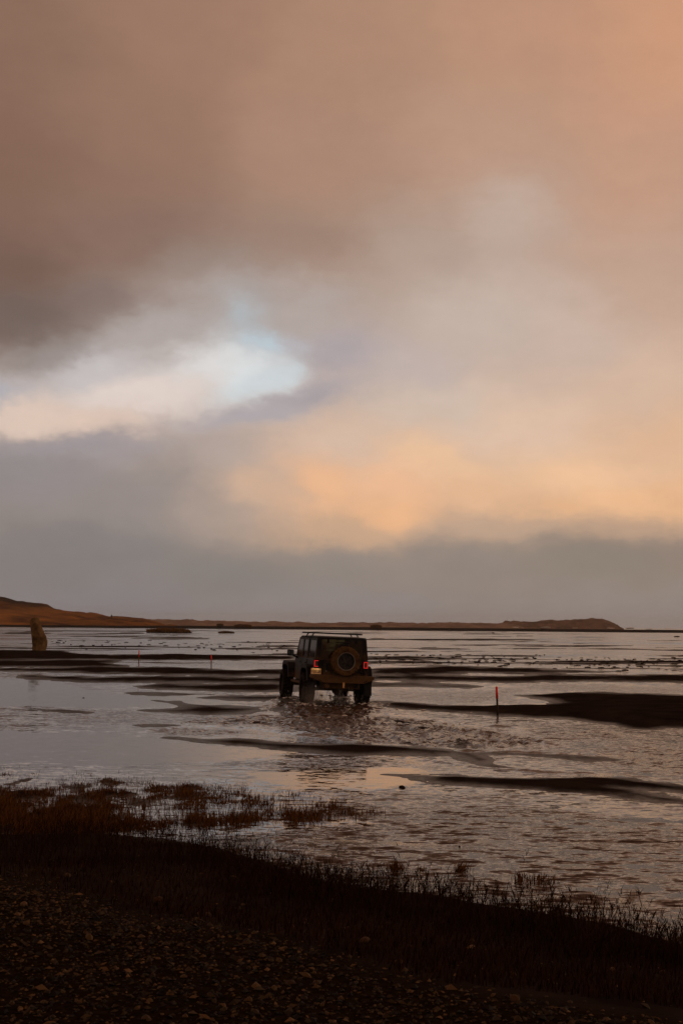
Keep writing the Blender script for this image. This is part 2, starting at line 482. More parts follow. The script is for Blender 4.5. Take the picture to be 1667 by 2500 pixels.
def ground_fields(X, Y):
    """height of the ground and its masks at places X, Y"""
    r = np.hypot(X, Y)
    front = Y > 1.2
    Yc = np.where(front, Y, 1.2)
    px, py = to_px(X, Yc, 0.0)
    px = np.clip(px, -4000, 6000)
    py = np.clip(py, 1500, 6000)
    wob = fbm(px / 70.0, py / 5.0, 4, 3) * 7 + fbm(px / 260.0, py / 14.0, 2, 9) * 6
    z = np.full(X.shape, -0.08)
    # shoals just under the water, streaky, that break the surface here and there
    streak = fbm(X / 16.0 + 3 * fbm(X / 30, Y / 30, 2, 5), Y / 7.0, 4, 21)
    far = smooth(48, 75, r)
    lam = 1 + r / 160.0
    fl = fbm(X / 34.0 + 2 * fbm(X / 90, Y / 60, 2, 7), Y / (9.0 * 1.0), 6, 31, 0.62) + 0.5 * fbm(X / 150.0, Y / 55.0, 4, 33, .6)
    z = np.where(far > 0, np.maximum(z, -0.05 + far * (0.036 + 0.06 * fl + 0.13 * fbm(px / 240.0, py / 3.4, 5, 35, .62))), z)
    z = np.maximum(z, -0.06 + 0.10 * streak * smooth(20, 40, r))
    soft = np.clip((py - 1560) / 60, 0.35, 1.6)
    for poly, hgt, extra in BARS:
        if hgt <= 0:
            continue
        s = poly_sdf(px, py, poly) + (wob * 0.36 + fbm(X * 1.1, Y * 0.5, 4, 15) * 5) * soft
        bar = np.where(s > 0, hgt * smooth(-1.0, 11 * soft, s), -0.07 * smooth(0, 9 * soft, -s)) + 0.004
        bar = bar + np.where(s > 0, (0.012 + 0.02 * extra) * fbm(X * 0.9, Y * 0.25, 4, 12), 0)
        z = np.maximum(z, bar)
    # sand stirred up in lumps where the vehicle has passed
    ch = np.zeros(X.shape)
    for poly, k in WAKE[:4]:
        ch = np.maximum(ch, k * smooth(-1, 5, poly_sdf(px, py, poly) + wob * 0.5))
    z = np.where(ch > 0, np.maximum(z, -0.05 + ch * (0.022 + 0.17 * fbm(X * 2.2, Y * 0.9, 5, 43, .65))), z)
    # marsh
    sm = poly_sdf(px, py, MARSH) + wob * 0.8
    mz = -0.020 + 0.13 * fbm(X / 0.4, Y / 0.7, 5, 41, .6) + 0.030 * smooth(0, 500, 560 - px) * smooth(1890, 1960, py)
    z = np.where(sm > 0, np.maximum(z, mz * smooth(0, 14, sm) - 0.03 * (1 - smooth(0, 14, sm))), z)
    # near bank
    sb = poly_sdf(px, py, BANK, 0.3) + fbm(X * 0.8, Y * 0.8, 3, 61) * 30
    bank = np.where(sb > 0, 0.5 * smooth(-60, 420, sb) - 0.0, -0.06)
    near = smooth(7.0, 3.0, r)
    behind = np.where(front, 0.0, 1.0)
    nb = np.maximum(near, behind)
    bank = np.where(nb > 0.02, np.maximum(bank, nb * 0.52), bank)
    bank = bank + np.where(sb > 0, 0.03 * fbm(X * 1.2, Y * 1.2, 4, 71), 0)
    z = np.maximum(z, bank)
    px2, py2 = to_px(X, Yc, 0.36)
    grav = smooth(-20, 60, poly_sdf(np.clip(px2, -4000, 6000), np.clip(py2, 1500, 6000), GRAVEL, 0.3) + fbm(X * 1.5, Y * 1.5, 4, 81) * 60)
    grav = np.where(front, grav, 1.0)
    # far beach ridge, then the sea bed
    bermr = 0.75 * smooth(540, 740, Y) + 0.12 * fbm(X / 60, Y / 90, 4, 91) * smooth(560, 700, Y)
    z = np.where(Y > 540, np.maximum(z, bermr), z)
    z = z - 3.0 * smooth(930, 1100, Y)
    return z, px, py, sb, sm, grav


def px_rows():
    rows = list(np.arange(2900, 2300, -12)) + list(np.arange(2300, 1960, -3.5)) + list(np.arange(1960, 1620, -1.25)) + list(np.arange(1620, 1548, -1.0))
    return [2.2 * F / (p - 1526.0) for p in rows]


rad = [0.4, 1.0, 1.8, 2.6, 3.4, 4.2] + [q for q in px_rows() if q > 4.6] + [300 * 1.035 ** i for i in range(1, 88)]
rad = np.array(sorted(rad))
fine = np.linspace(-18.6, 18.6, 460)
coarse = np.concatenate([np.linspace(18.6, 45, 24)[1:], np.linspace(45, 180, 28)[1:]])
ang = np.radians(np.concatenate([-coarse[::-1][1:], fine, coarse]))
NA, NR = len(ang), len(rad)
AA, RR = np.meshgrid(ang, rad)
GX, GY = RR * np.sin(AA), RR * np.cos(AA)
idx = np.arange(NR * NA).reshape(NR, NA)
nxt = np.roll(idx, -1, axis=1)
sheet_faces = np.stack([idx[:-1], nxt[:-1], nxt[1:], idx[1:]], -1).reshape(-1, 4)

gz, gpx, gpy, gsb, gsm, ggrav = ground_fields(GX, GY)


def ground_z(x, y):
    z = ground_fields(np.array([float(x)]), np.array([float(y)]))[0]
    return float(z[0])


me = np_mesh('ground', np.stack([GX, GY, gz], -1).reshape(-1, 3), sheet_faces)
add_attr(me, 'gravel', ggrav.ravel())
add_attr(me, 'land', smooth(-10, 40, gsb).ravel())


def sand_material():
    m = bpy.data.materials.new('wet black sand')
    m.use_nodes = True
    t = m.node_tree
    L = t.links.new
    b = t.nodes['Principled BSDF']
    geo = t.nodes.new('ShaderNodeNewGeometry')
    sp = t.nodes.new('ShaderNodeSeparateXYZ')
    L(geo.outputs['Position'], sp.inputs[0])
    n1 = t.nodes.new('ShaderNodeTexNoise')
    n1.inputs['Scale'].default_value = 1.3
    n1.inputs['Detail'].default_value = 8
    n1.inputs['Roughness'].default_value = 0.65
    L(geo.outputs['Position'], n1.inputs['Vector'])
    cr = t.nodes.new('ShaderNodeValToRGB')
    cr.color_ramp.elements[0].position, cr.color_ramp.elements[1].position = 0.3, 0.72
    cr.color_ramp.elements[0].color = (0.010, 0.0072, 0.006, 1)
    cr.color_ramp.elements[1].color = (0.034, 0.0235, 0.018, 1)
    L(n1.outputs[0], cr.inputs[0])
    # gravel bed colour on the bank
    at1 = t.nodes.new('ShaderNodeAttribute')
    at1.attribute_name = 'gravel'
    n2 = t.nodes.new('ShaderNodeTexVoronoi')
    n2.inputs['Scale'].default_value = 30
    L(geo.outputs['Position'], n2.inputs['Vector'])
    cr2 = t.nodes.new('ShaderNodeValToRGB')
    cr2.color_ramp.elements[0].color = (0.006, 0.0035, 0.002, 1)
    cr2.color_ramp.elements[1].color = (0.020, 0.012, 0.006, 1)
    L(n2.outputs['Color'], cr2.inputs[0])
    mx = t.nodes.new('ShaderNodeMix')
    mx.data_type = 'RGBA'
    L(at1.outputs['Fac'], mx.inputs[0])
    L(cr.outputs[0], mx.inputs[6])
    L(cr2.outputs[0], mx.inputs[7])
    L(mx.outputs[2], b.inputs['Base Color'])
    # wet and smooth near the water line, matt above it
    mr = t.nodes.new('ShaderNodeMapRange')
    mr.interpolation_type = 'SMOOTHSTEP'
    mr.inputs['From Min'].default_value = 0.002
    mr.inputs['From Max'].default_value = 0.030
    mr.inputs['To Min'].default_value = 0.45
    mr.inputs['To Max'].default_value = 0.9
    wn_ = t.nodes.new('ShaderNodeTexNoise')
    wn_.inputs['Scale'].default_value = 1.0
    wn_.inputs['Detail'].default_value = 7
    wn_.inputs['Roughness'].default_value = 0.7
    wm = t.nodes.new('ShaderNodeMapping')
    wm.inputs['Scale'].default_value = (0.8, 0.35, 1)
    L(geo.outputs['Position'], wm.inputs['Vector'])
    L(wm.outputs[0], wn_.inputs['Vector'])
    wet = t.nodes.new('ShaderNodeMath')
    wet.operation = 'MULTIPLY_ADD'
    wet.inputs[1].default_value = 0.036
    wet.inputs[2].default_value = -0.015
    L(wn_.outputs[0], wet.inputs[0])
    wz_ = t.nodes.new('ShaderNodeMath')
    L(sp.outputs[2], wz_.inputs[0])
    L(wet.outputs[0], wz_.inputs[1])
    L(wz_.outputs[0], mr.inputs[0])
    L(mr.outputs[0], b.inputs['Roughness'])
    mr2 = t.nodes.new('ShaderNodeMapRange')
    mr2.interpolation_type = 'SMOOTHSTEP'
    mr2.inputs['From Min'].default_value = 0.002
    mr2.inputs['From Max'].default_value = 0.030
    mr2.inputs['To Min'].default_value = 0.22
    mr2.inputs['To Max'].default_value = 0.0
    L(wz_.outputs[0], mr2.inputs[0])
    L(mr2.outputs[0], b.inputs['Specular IOR Level'])
    # grain turned as real slopes so it holds at low angles of view
    n3 = t.nodes.new('ShaderNodeTexNoise')
    n3.inputs['Scale'].default_value = 14
    n3.inputs['Detail'].default_value = 6
    L(geo.outputs['Position'], n3.inputs['Vector'])
    s1 = t.nodes.new('ShaderNodeVectorMath')
    s1.operation = 'SUBTRACT'
    s1.inputs[1].default_value = (0.5, 0.5, 0.5)
    L(n3.outputs['Color'], s1.inputs[0])
    s2 = t.nodes.new('ShaderNodeVectorMath')
    s2.operation = 'MULTIPLY'
    s2.inputs[1].default_value = (0.6, 0.6, 0)
    L(s1.outputs[0], s2.inputs[0])
    s3 = t.nodes.new('ShaderNodeVectorMath')
    L(s2.outputs[0], s3.inputs[0])
    L(geo.outputs['Normal'], s3.inputs[1])
    s4 = t.nodes.new('ShaderNodeVectorMath')
    s4.operation = 'NORMALIZE'
    L(s3.outputs[0], s4.inputs[0])
    L(s4.outputs[0], b.inputs['Normal'])
    return m


M_SAND = sand_material()
tag(link('ground', me, M_SAND), kind='structure')

# --- water sheet -------------------------------------------------------------
wz = np.zeros(GX.shape)
dist = np.hypot(GX, GY)
ripple = 0.42 + 1.1 * fbm(GX / 5.0, GY / 9.0, 4, 101, .6) + smooth(60, 120, dist) * (0.15 + 2.2 * fbm(GX / 45.0, GY / 13.0, 5, 103, .62))
for poly, s in RIPPLE:
    d = poly_sdf(gpx, gpy, poly, 0.15) + fbm(gpx / 60.0, gpy / 8.0, 3, 111) * 16
    ripple = ripple * (1 - smooth(-3, 12, d)) + s * smooth(-3, 12, d)
for poly, s in SLICK:
    d = poly_sdf(gpx, gpy, poly, 0.10) + fbm(gpx / 120.0, gpy / 7.0, 3, 121) * 14
    k = smooth(-2, 4, d)
    ripple = ripple * (1 - k) + (s + 0.04) * k
churn = np.zeros(GX.shape)
for poly, s in WAKE:
    d = poly_sdf(gpx, gpy, poly, 0.12) + fbm(gpx / 30.0, gpy / 5.0, 3, 131) * 9
    churn = np.maximum(churn, s * smooth(-1, 5, d))
rid = 1 - np.abs(2 * fbm(GX * 3.2, GY * 1.1, 3, 141)) * 2
wz += churn * (0.036 * (rid - 0.6) + 0.10 * fbm(GX * 9.0, GY * 2.6, 4, 151, .62))
# crests that run out from the vehicle's track
for line, hc in (([(905, 1762), (960, 1768), (1050, 1776), (1130, 1786), (1200, 1790)], .05),
                 ([(450, 1767), (480, 1757), (560, 1751), (700, 1748), (860, 1744)], .05),
                 ([(330, 1787), (420, 1778), (480, 1771), (600, 1776), (720, 1790), (860, 1808)], .05),
                 ([(920, 1790), (1020, 1792), (1150, 1806), (1290, 1806), (1335, 1814)], .06),
                 ([(1130, 1833), (1300, 1838), (1500, 1842)], .035),
                 ([(880, 1728), (1000, 1745), (1150, 1768), (1300, 1780)], .045),
                 ([(1000, 1850), (1150, 1872), (1300, 1884), (1480, 1890)], .03),
                 ([(1250, 1800), (1400, 1806), (1560, 1822), (1667, 1828)], .035),
                 ([(640, 1722), (760, 1730), (900, 1726)], .05)):
    dl = np.full(GX.shape, 1e9)
    for (x1, y1), (x2, y2) in zip(line, line[1:]):
        ax_, ay_, ex, ey = x1 * .12, y1, (x2 - x1) * .12, y2 - y1
        tt = np.clip(((gpx * .12 - ax_) * ex + (gpy - ay_) * ey) / (ex * ex + ey * ey), 0, 1)
        dl = np.minimum(dl, np.hypot(gpx * .12 - ax_ - tt * ex, gpy - ay_ - tt * ey))
    wz += hc * np.exp(-(dl / 1.9) ** 2) * np.clip(.65 + 2.2 * fbm(GX * 1.7, GY * .5, 4, 147, .6), 0, 1.6)
# small swell in the open channel in front
op = np.clip(ripple - 0.3, 0, 1) * smooth(22, 12, dist)
wz += op * 0.035 * fbm(GX * 0.9, GY * 2.6, 3, 161)
ripple = np.clip(ripple, 0.03, 2.2) * (1 - .5 * np.clip(churn, 0, 1)) + churn * (2.4 + 2.5 * fbm(GX * 1.1, GY * .35, 3, 133))
# sea behind the beach ridge, a little lower, with long swell
sea = smooth(930, 1000, GY)
wz = wz * (1 - sea) + sea * (-0.3 + 0.25 * fbm(GX / 60.0, GY / 25.0, 3, 171))
mew = np_mesh('water', np.stack([GX, GY, wz], -1).reshape(-1, 3), sheet_faces)
add_attr(mew, 'ripple', ripple.ravel())
add_attr(mew, 'churn', np.clip(churn, 0, 1).ravel())


def water_material():
    m = bpy.data.materials.new('shallow water')
    m.use_nodes = True
    t = m.node_tree
    L = t.links.new
    b = t.nodes['Principled BSDF']
    # clear brown water; where it is stirred up it carries sand
    ca = t.nodes.new('ShaderNodeAttribute')
    ca.attribute_name = 'churn'
    cm = t.nodes.new('ShaderNodeMix')
    cm.data_type = 'RGBA'
    cm.inputs[6].default_value = (0.048, 0.024, 0.012, 1)
    cm.inputs[7].default_value = (0.058, 0.032, 0.019, 1)
    L(ca.outputs['Fac'], cm.inputs[0])
    L(cm.outputs[2], b.inputs['Base Color'])
    b.inputs['IOR'].default_value = 1.33
    geo = t.nodes.new('ShaderNodeNewGeometry')
    att = t.nodes.new('ShaderNodeAttribute')
    att.attribute_name = 'ripple'
    acc = None
    for sc, amp, det in (((3.2, 7.0, 1), 1.05, 3), ((11, 20, 1), 0.62, 2), ((0.45, 0.9, 1), 0.22, 2)):
        mp = t.nodes.new('ShaderNodeMapping')
        mp.inputs['Scale'].default_value = sc
        mp.inputs['Rotation'].default_value = (0, 0, R(-9))
        L(geo.outputs['Position'], mp.inputs['Vector'])
        n = t.nodes.new('ShaderNodeTexNoise')
        n.inputs['Scale'].default_value = 1.0
        n.inputs['Detail'].default_value = det
        n.inputs['Roughness'].default_value = 0.5
        L(mp.outputs[0], n.inputs['Vector'])
        s1 = t.nodes.new('ShaderNodeVectorMath')
        s1.operation = 'SUBTRACT'
        s1.inputs[1].default_value = (0.5, 0.5, 0.5)
        L(n.outputs['Color'], s1.inputs[0])
        s2 = t.nodes.new('ShaderNodeVectorMath')
        s2.operation = 'MULTIPLY'
        s2.inputs[1].default_value = (amp * 0.6, amp, 0)
        L(s1.outputs[0], s2.inputs[0])
        if acc is None:
            acc = s2.outputs[0]
        else:
            ad = t.nodes.new('ShaderNodeVectorMath')
            L(acc, ad.inputs[0])
            L(s2.outputs[0], ad.inputs[1])
            acc = ad.outputs[0]
    sc_ = t.nodes.new('ShaderNodeVectorMath')
    sc_.operation = 'SCALE'
    L(acc, sc_.inputs[0])
    L(att.outputs['Fac'], sc_.inputs['Scale'])
    ad = t.nodes.new('ShaderNodeVectorMath')
    L(sc_.outputs[0], ad.inputs[0])
    L(geo.outputs['Normal'], ad.inputs[1])
    nm = t.nodes.new('ShaderNodeVectorMath')
    nm.operation = 'NORMALIZE'
    L(ad.outputs[0], nm.inputs[0])
    L(nm.outputs[0], b.inputs['Normal'])
    mr = t.nodes.new('ShaderNodeMapRange')
    mr.inputs['From Max'].default_value = 1.0
    mr.inputs['To Min'].default_value = 0.04
    mr.inputs['To Max'].default_value = 0.12
    L(att.outputs['Fac'], mr.inputs[0])
    rc = t.nodes.new('ShaderNodeMath')
    rc.operation = 'MULTIPLY_ADD'
    rc.inputs[1].default_value = 0.06
    L(ca.outputs['Fac'], rc.inputs[0])
    L(mr.outputs[0], rc.inputs[2])
    L(rc.outputs[0], b.inputs['Roughness'])
    return m


M_WATER = water_material()
tag(link('water', mew, M_WATER), kind='structure')

# --- far shore: hill, low ridge, headland --------------------------------------
M_HILL = mat('autumn hillside', (0.060, 0.026, 0.009), 0.95, 0.0, var=(0.32, 0.14, 0.034), var_scale=0.035, var_detail=9)
_t = M_HILL.node_tree
_b = _t.nodes['Principled BSDF']
_src = _b.inputs['Base Color'].links[0].from_socket
_g = _t.nodes.new('ShaderNodeNewGeometry')
_n = _t.nodes.new('ShaderNodeTexNoise')
_n.inputs['Scale'].default_value = 0.02
_n.inputs['Detail'].default_value = 8
_t.links.new(_g.outputs['Position'], _n.inputs['Vector'])
_s = _t.nodes.new('ShaderNodeSeparateXYZ')
_t.links.new(_g.outputs['Position'], _s.inputs[0])
_m = _t.nodes.new('ShaderNodeMath')
_m.operation = 'MULTIPLY_ADD'
_m.inputs[1].default_value = 26.0
_t.links.new(_n.outputs[0], _m.inputs[0])
_t.links.new(_s.outputs[2], _m.inputs[2])
_r = _t.nodes.new('ShaderNodeMapRange')
_r.interpolation_type = 'SMOOTHSTEP'
_r.inputs['From Min'].default_value = 21.0
_r.inputs['From Max'].default_value = 31.0
_t.links.new(_m.outputs[0], _r.inputs[0])
_x = _t.nodes.new('ShaderNodeMix')
_x.data_type = 'RGBA'
_t.links.new(_r.outputs[0], _x.inputs[0])
_t.links.new(_src, _x.inputs[6])
_x.inputs[7].default_value = (0.040, 0.022, 0.011, 1)     # dark heath on the upper slope
_t.links.new(_x.outputs[2], _b.inputs['Base Color'])
M_RIDGE = mat('dune ridge', (0.17, 0.122, 0.092), 0.95, 0.0, var=(0.31, 0.225, 0.165), var_scale=0.07, var_detail=9)
M_ROCK_FAR = mat('headland rock', (0.105, 0.070, 0.050), 0.9, 0.0, var=(0.23, 0.150, 0.100), var_scale=0.11, var_detail=9)


def far_land(name, outline, dist0, depth, material, rough_amp, rough_len, seed, base=-0.5, front=0.35):
    """land whose skyline follows the outline, with a slope towards the viewer and away"""
    P = [at_dist(x, y, dist0) for x, y in outline]
    xs = np.array([p.x for p in P])
    zs = np.array([p.z for p in P])
    n = int(max(40, (xs[-1] - xs[0]) / (rough_len * 0.22)))
    n = min(n, 700)
    X = np.linspace(xs[0], xs[-1], n)
    top = np.interp(X, xs, zs)
    V = np.linspace(-1, 1, 34)
    co = np.zeros((len(V), n, 3))
    for j, v in enumerate(V):
        Yv = dist0 + v * depth
        f = 1 - abs(v) ** 1.5 if v > 0 else 1 - abs(v) ** (1 / (front + 0.35))
        f = max(f, 0)
        nz = rough_amp * (fbm(X / rough_len, np.full(n, Yv) / rough_len, 5, seed, 0.6)) * min(1, f * 3)
        co[j, :, 0] = X * (Yv / dist0)
        co[j, :, 1] = Yv
        co[j, :, 2] = base + (top - base) * f + nz
    k = np.arange(len(V) * n).reshape(len(V), n)
    fc = np.stack([k[:-1, :-1], k[:-1, 1:], k[1:, 1:], k[1:, :-1]], -1).reshape(-1, 4)
    o = link(name, np_mesh(name, co.reshape(-1, 3), fc), material)
    return tag(o, kind='structure')


far_land('hill', [(-900, 1440), (-500, 1430), (-200, 1447), (0, 1457), (23, 1459), (59, 1469), (87, 1476), (114, 1478), (132, 1487), (178, 1493), (228, 1499), (273, 1508), (321, 1511), (360, 1516), (400, 1526), (430, 1532)], 900, 190, M_HILL, 6.5, 20, 201)
far_land('dune_ridge', [(150, 1517), (273, 1510), (321, 1510), (382, 1512.5), (471, 1514), (560, 1517), (640, 1519), (700, 1518), (760, 1521), (833, 1520), (900, 1521), (960, 1519.5), (1040, 1521.5), (1100, 1520), (1170, 1522), (1230, 1521), (1260, 1528), (1280, 1536)], 1050, 40, M_RIDGE, 3.6, 7, 211)
far_land('headland', [(1205, 1534), (1228, 1522), (1232, 1517.5), (1290, 1517), (1330, 1514.5), (1372, 1514), (1385, 1511.5), (1430, 1510.5), (1445, 1509), (1462, 1509.5), (1478, 1511.5), (1492, 1516), (1505, 1524), (1514, 1531), (1522, 1536)], 1150, 45, M_ROCK_FAR, 5.5, 9, 221)

# ----------------------------------------------------------------------------
# the vehicle
# ----------------------------------------------------------------------------


def muddy(name, paint, mud, rough, z0, z1, scale=6.0, spec=0.4, amount=0.5):
    """paint with mud thrown up over it, thickest low down"""
    m = bpy.data.materials.new(name)
    m.use_nodes = True
    t = m.node_tree
    L = t.links.new
    b = t.nodes['Principled BSDF']
    b.inputs['Specular IOR Level'].default_value = spec
    tcn = t.nodes.new('ShaderNodeTexCoord')
    sp = t.nodes.new('ShaderNodeSeparateXYZ')
    L(tcn.outputs['Object'], sp.inputs[0])
    n = t.nodes.new('ShaderNodeTexNoise')
    n.inputs['Scale'].default_value = scale
    n.inputs['Detail'].default_value = 7
    n.inputs['Roughness'].default_value = 0.65
    L(tcn.outputs['Object'], n.inputs['Vector'])
    mr = t.nodes.new('ShaderNodeMapRange')
    mr.inputs['From Min'].default_value = z0
    mr.inputs['From Max'].default_value = z1
    mr.inputs['To Min'].default_value = amount + 0.25
    mr.inputs['To Max'].default_value = amount - 0.35
    L(sp.outputs[2], mr.inputs[0])
    ad = t.nodes.new('ShaderNodeMath')
    ad.operation = 'ADD'
    L(n.outputs[0], ad.inputs[0])
    L(mr.outputs[0], ad.inputs[1])
    cr = t.nodes.new('ShaderNodeMapRange')
    cr.interpolation_type = 'SMOOTHSTEP'
    cr.inputs['From Min'].default_value = 0.75
    cr.inputs['From Max'].default_value = 1.15
    L(ad.outputs[0], cr.inputs[0])
    mx = t.nodes.new('ShaderNodeMix')
    mx.data_type = 'RGBA'
    L(cr.outputs[0], mx.inputs[0])
    mx.inputs[6].default_value = (*paint, 1)
    mx.inputs[7].default_value = (*mud, 1)
    L(mx.outputs[2], b.inputs['Base Color'])
    rr = t.nodes.new('ShaderNodeMapRange')
    rr.inputs['To Min'].default_value = rough
    rr.inputs['To Max'].default_value = 0.85
    L(cr.outputs[0], rr.inputs[0])
    L(rr.outputs[0], b.inputs['Roughness'])
    return m


MUD = (0.115, 0.060, 0.024)
M_PAINT = muddy('black paint with mud', (0.004, 0.0036, 0.0036), MUD, 0.42, 0.55, 1.35, 5, 0.14, 0.40)
M_TRIM = muddy('black plastic trim', (0.006, 0.0055, 0.0055), MUD, 0.6, 0.4, 1.1, 6, 0.15, 0.36)
M_TOP = muddy('black hardtop', (0.006, 0.0055, 0.006), MUD, 0.55, 1.0, 2.0, 6, 0.15, 0.34)
M_STEEL = muddy('muddy steel bumper', (0.015, 0.012, 0.010), MUD, 0.6, 0.4, 1.0, 9, 0.2, 0.72)
M_TYRE = mat('muddy tyre rubber', (0.007, 0.0055, 0.0045), 0.85, 0.1, var=(0.018, 0.011, 0.006), var_scale=7)
M_SPARE = mat('mud caked tyre rubber', (0.022, 0.013, 0.0065), 0.9, 0.05, var=(0.15, 0.080, 0.032), var_scale=9, lo=0.3, hi=0.7)
M_RIM = mat('dark alloy', (0.010, 0.009, 0.009), 0.5, 0.3, metal=0.0, var=(0.045, 0.032, 0.022), var_scale=8)
M_RIM_EDGE = mat('worn alloy lip', (0.20, 0.17, 0.14), 0.45, 0.5, metal=0.3)
M_BLACK = mat('matt black', (0.008, 0.008, 0.008), 0.7, 0.3)
M_SEAT = mat('dark seat cloth', (0.014, 0.013, 0.012), 0.9, 0.2)
M_CHROME = mat('small bright bolt', (0.7, 0.7, 0.7), 0.25, 0.5, metal=0.6)
M_LIT = mat('lit red lamp', (0.5, 0.01, 0.01), 0.4, 0.5, emit=(1.0, 0.035, 0.03), emit_strength=0.5)
M_LENS = mat('muddy amber lens', (0.06, 0.030, 0.010), 0.4, 0.5, var=(0.11, 0.05, 0.015), var_scale=30)
M_PLATE = mat('plate enamel', (0.80, 0.55, 0.30), 0.5, 0.4, var=(0.66, 0.36, 0.14), var_scale=14)
M_PLATE_INK = mat('plate lettering', (0.06, 0.022, 0.008), 0.6, 0.3)
M_PLATE_RED = mat('plate emblem', (0.30, 0.05, 0.015), 0.6, 0.3)
M_PLAMP = mat('plate lamp glass', (0.8, 0.7, 0.5), 0.4, 0.5, emit=(1.0, 0.74, 0.44), emit_strength=6.0)
M_MIRROR = mat('mirror glass', (0.20, 0.21, 0.23), 0.06, 0.5, metal=1.0)
M_REFL = mat('amber reflector', (0.75, 0.38, 0.10), 0.2, 0.8, emit=None)


def glass_material(name, tint, refl_rough=0.05):
    m = bpy.data.materials.new(name)
    m.use_nodes = True
    t = m.node_tree
    t.nodes.clear()
    o = t.nodes.new('ShaderNodeOutputMaterial')
    g = t.nodes.new('ShaderNodeBsdfGlossy')
    g.inputs['Roughness'].default_value = refl_rough
    tr = t.nodes.new('ShaderNodeBsdfTransparent')
    tr.inputs[0].default_value = (*tint, 1)
    df = t.nodes.new('ShaderNodeBsdfDiffuse')
    tcn = t.nodes.new('ShaderNodeTexCoord')
    n = t.nodes.new('ShaderNodeTexNoise')
    n.inputs['Scale'].default_value = 3.0
    n.inputs['Detail'].default_value = 6
    t.links.new(tcn.outputs['Object'], n.inputs['Vector'])
    df.inputs[0].default_value = (0.085, 0.046, 0.020, 1)
    m1 = t.nodes.new('ShaderNodeMixShader')
    mr = t.nodes.new('ShaderNodeMapRange')
    mr.inputs['From Min'].default_value = 0.35
    mr.inputs['From Max'].default_value = 0.75
    mr.inputs['To Min'].default_value = 0.05
    mr.inputs['To Max'].default_value = 0.75
    t.links.new(n.outputs[0], mr.inputs[0])
    t.links.new(mr.outputs[0], m1.inputs[0])
    t.links.new(tr.outputs[0], m1.inputs[1])
    t.links.new(df.outputs[0], m1.inputs[2])
    fr = t.nodes.new('ShaderNodeFresnel')
    fr.inputs[0].default_value = 1.18
    m2 = t.nodes.new('ShaderNodeMixShader')
    t.links.new(fr.outputs[0], m2.inputs[0])
    t.links.new(m1.outputs[0], m2.inputs[1])
    t.links.new(g.outputs[0], m2.inputs[2])
    t.links.new(m2.outputs[0], o.inputs[0])
    return m


M_GLASS = glass_material('dusty tinted glass', (0.42, 0.42, 0.34))
M_GLASS_DARK = glass_material('privacy glass', (0.16, 0.15, 0.14))

axle = at(816, 1716)
car = empty('off_road_vehicle', (axle.x, axle.y, -0.045), (0, R(2.0), R(12.6)))
tag(car, 'muddy black four-door off-road vehicle with spare wheel driving away through shallow water', 'car')


def arch(cy, cz, r, a0=0, a1=180, n=12):
    return [(cy - r * math.cos(R(a0 + (a1 - a0) * i / n)), cz + r * math.sin(R(a0 + (a1 - a0) * i / n))) for i in range(n + 1)]


# body tub with its wheel arches
bm = bmesh.new()
prism(bm, [(-.74, .70), (-.53, .66)] + arch(0, .58, .51, 12, 168) + [(.56, .62), (2.18, .62), (2.30, .80), (2.30, 1.27), (-.74, 1.27)], -.76, .76)
bm_obj('body', bm, M_PAINT, car, bevel=0.02)
# bonnet, narrowing forwards, with cowl and grille
bm = bmesh.new()
a = [(-.66, .80), (.66, .80), (.66, 1.17), (.56, 1.25), (-.56, 1.25), (-.66, 1.17)]
b_ = [(-.50, .78), (.50, .78), (.50, 1.10), (.42, 1.17), (-.42, 1.17), (-.50, 1.10)]
va = [bm.verts.new((x, 2.302, z)) for x, z in a]
vb = [bm.verts.new((x, 3.52, z)) for x, z in b_]
bm.faces.new(va)
bm.faces.new(vb[::-1])
for i in range(6):
    bm.faces.new((va[i], vb[i], vb[(i + 1) % 6], va[(i + 1) % 6]))
bm_obj('bonnet', bm, M_PAINT, car, bevel=0.015)
bm = bmesh.new()
bx(bm, (0, 3.545, .96), (1.06, .05, .40))
gr = bm_obj('grille', bm, M_TRIM, car, bevel=0.01)
for i in range(7):
    bm = bmesh.new()
    bx(bm, (-.21 + .07 * i, 3.573, .97), (.035, .006, .24))
    bm_obj('slot', bm, M_BLACK, gr)
for s in (-1, 1):
    bm = bmesh.new()
    rod(bm, (s * .40, 3.565, 1.0), (s * .40, 3.60, 1.0), .088, 20)
    bm_obj('headlight', bm, M_CHROME, car)
bm = bmesh.new()
prism(bm, [(-.9, .60), (.9, .60), (.9, .78), (-.9, .78)], 3.62, 3.80, 'Y')
bm_obj('front_bumper', bm, M_STEEL, car, bevel=0.02)
bm = bmesh.new()
bx(bm, (0, 3.40, .66), (.7, .5, .12))
bm_obj('front_crossmember', bm, M_BLACK, car)

# hardtop: it leans in towards the roof
def lean(bm):
    for v in bm.verts:
        k = (v.co.z - 1.27)
        v.co.x *= 1 - 0.12 * k
        if v.co.y < -0.5:
            v.co.y += 0.10 * k


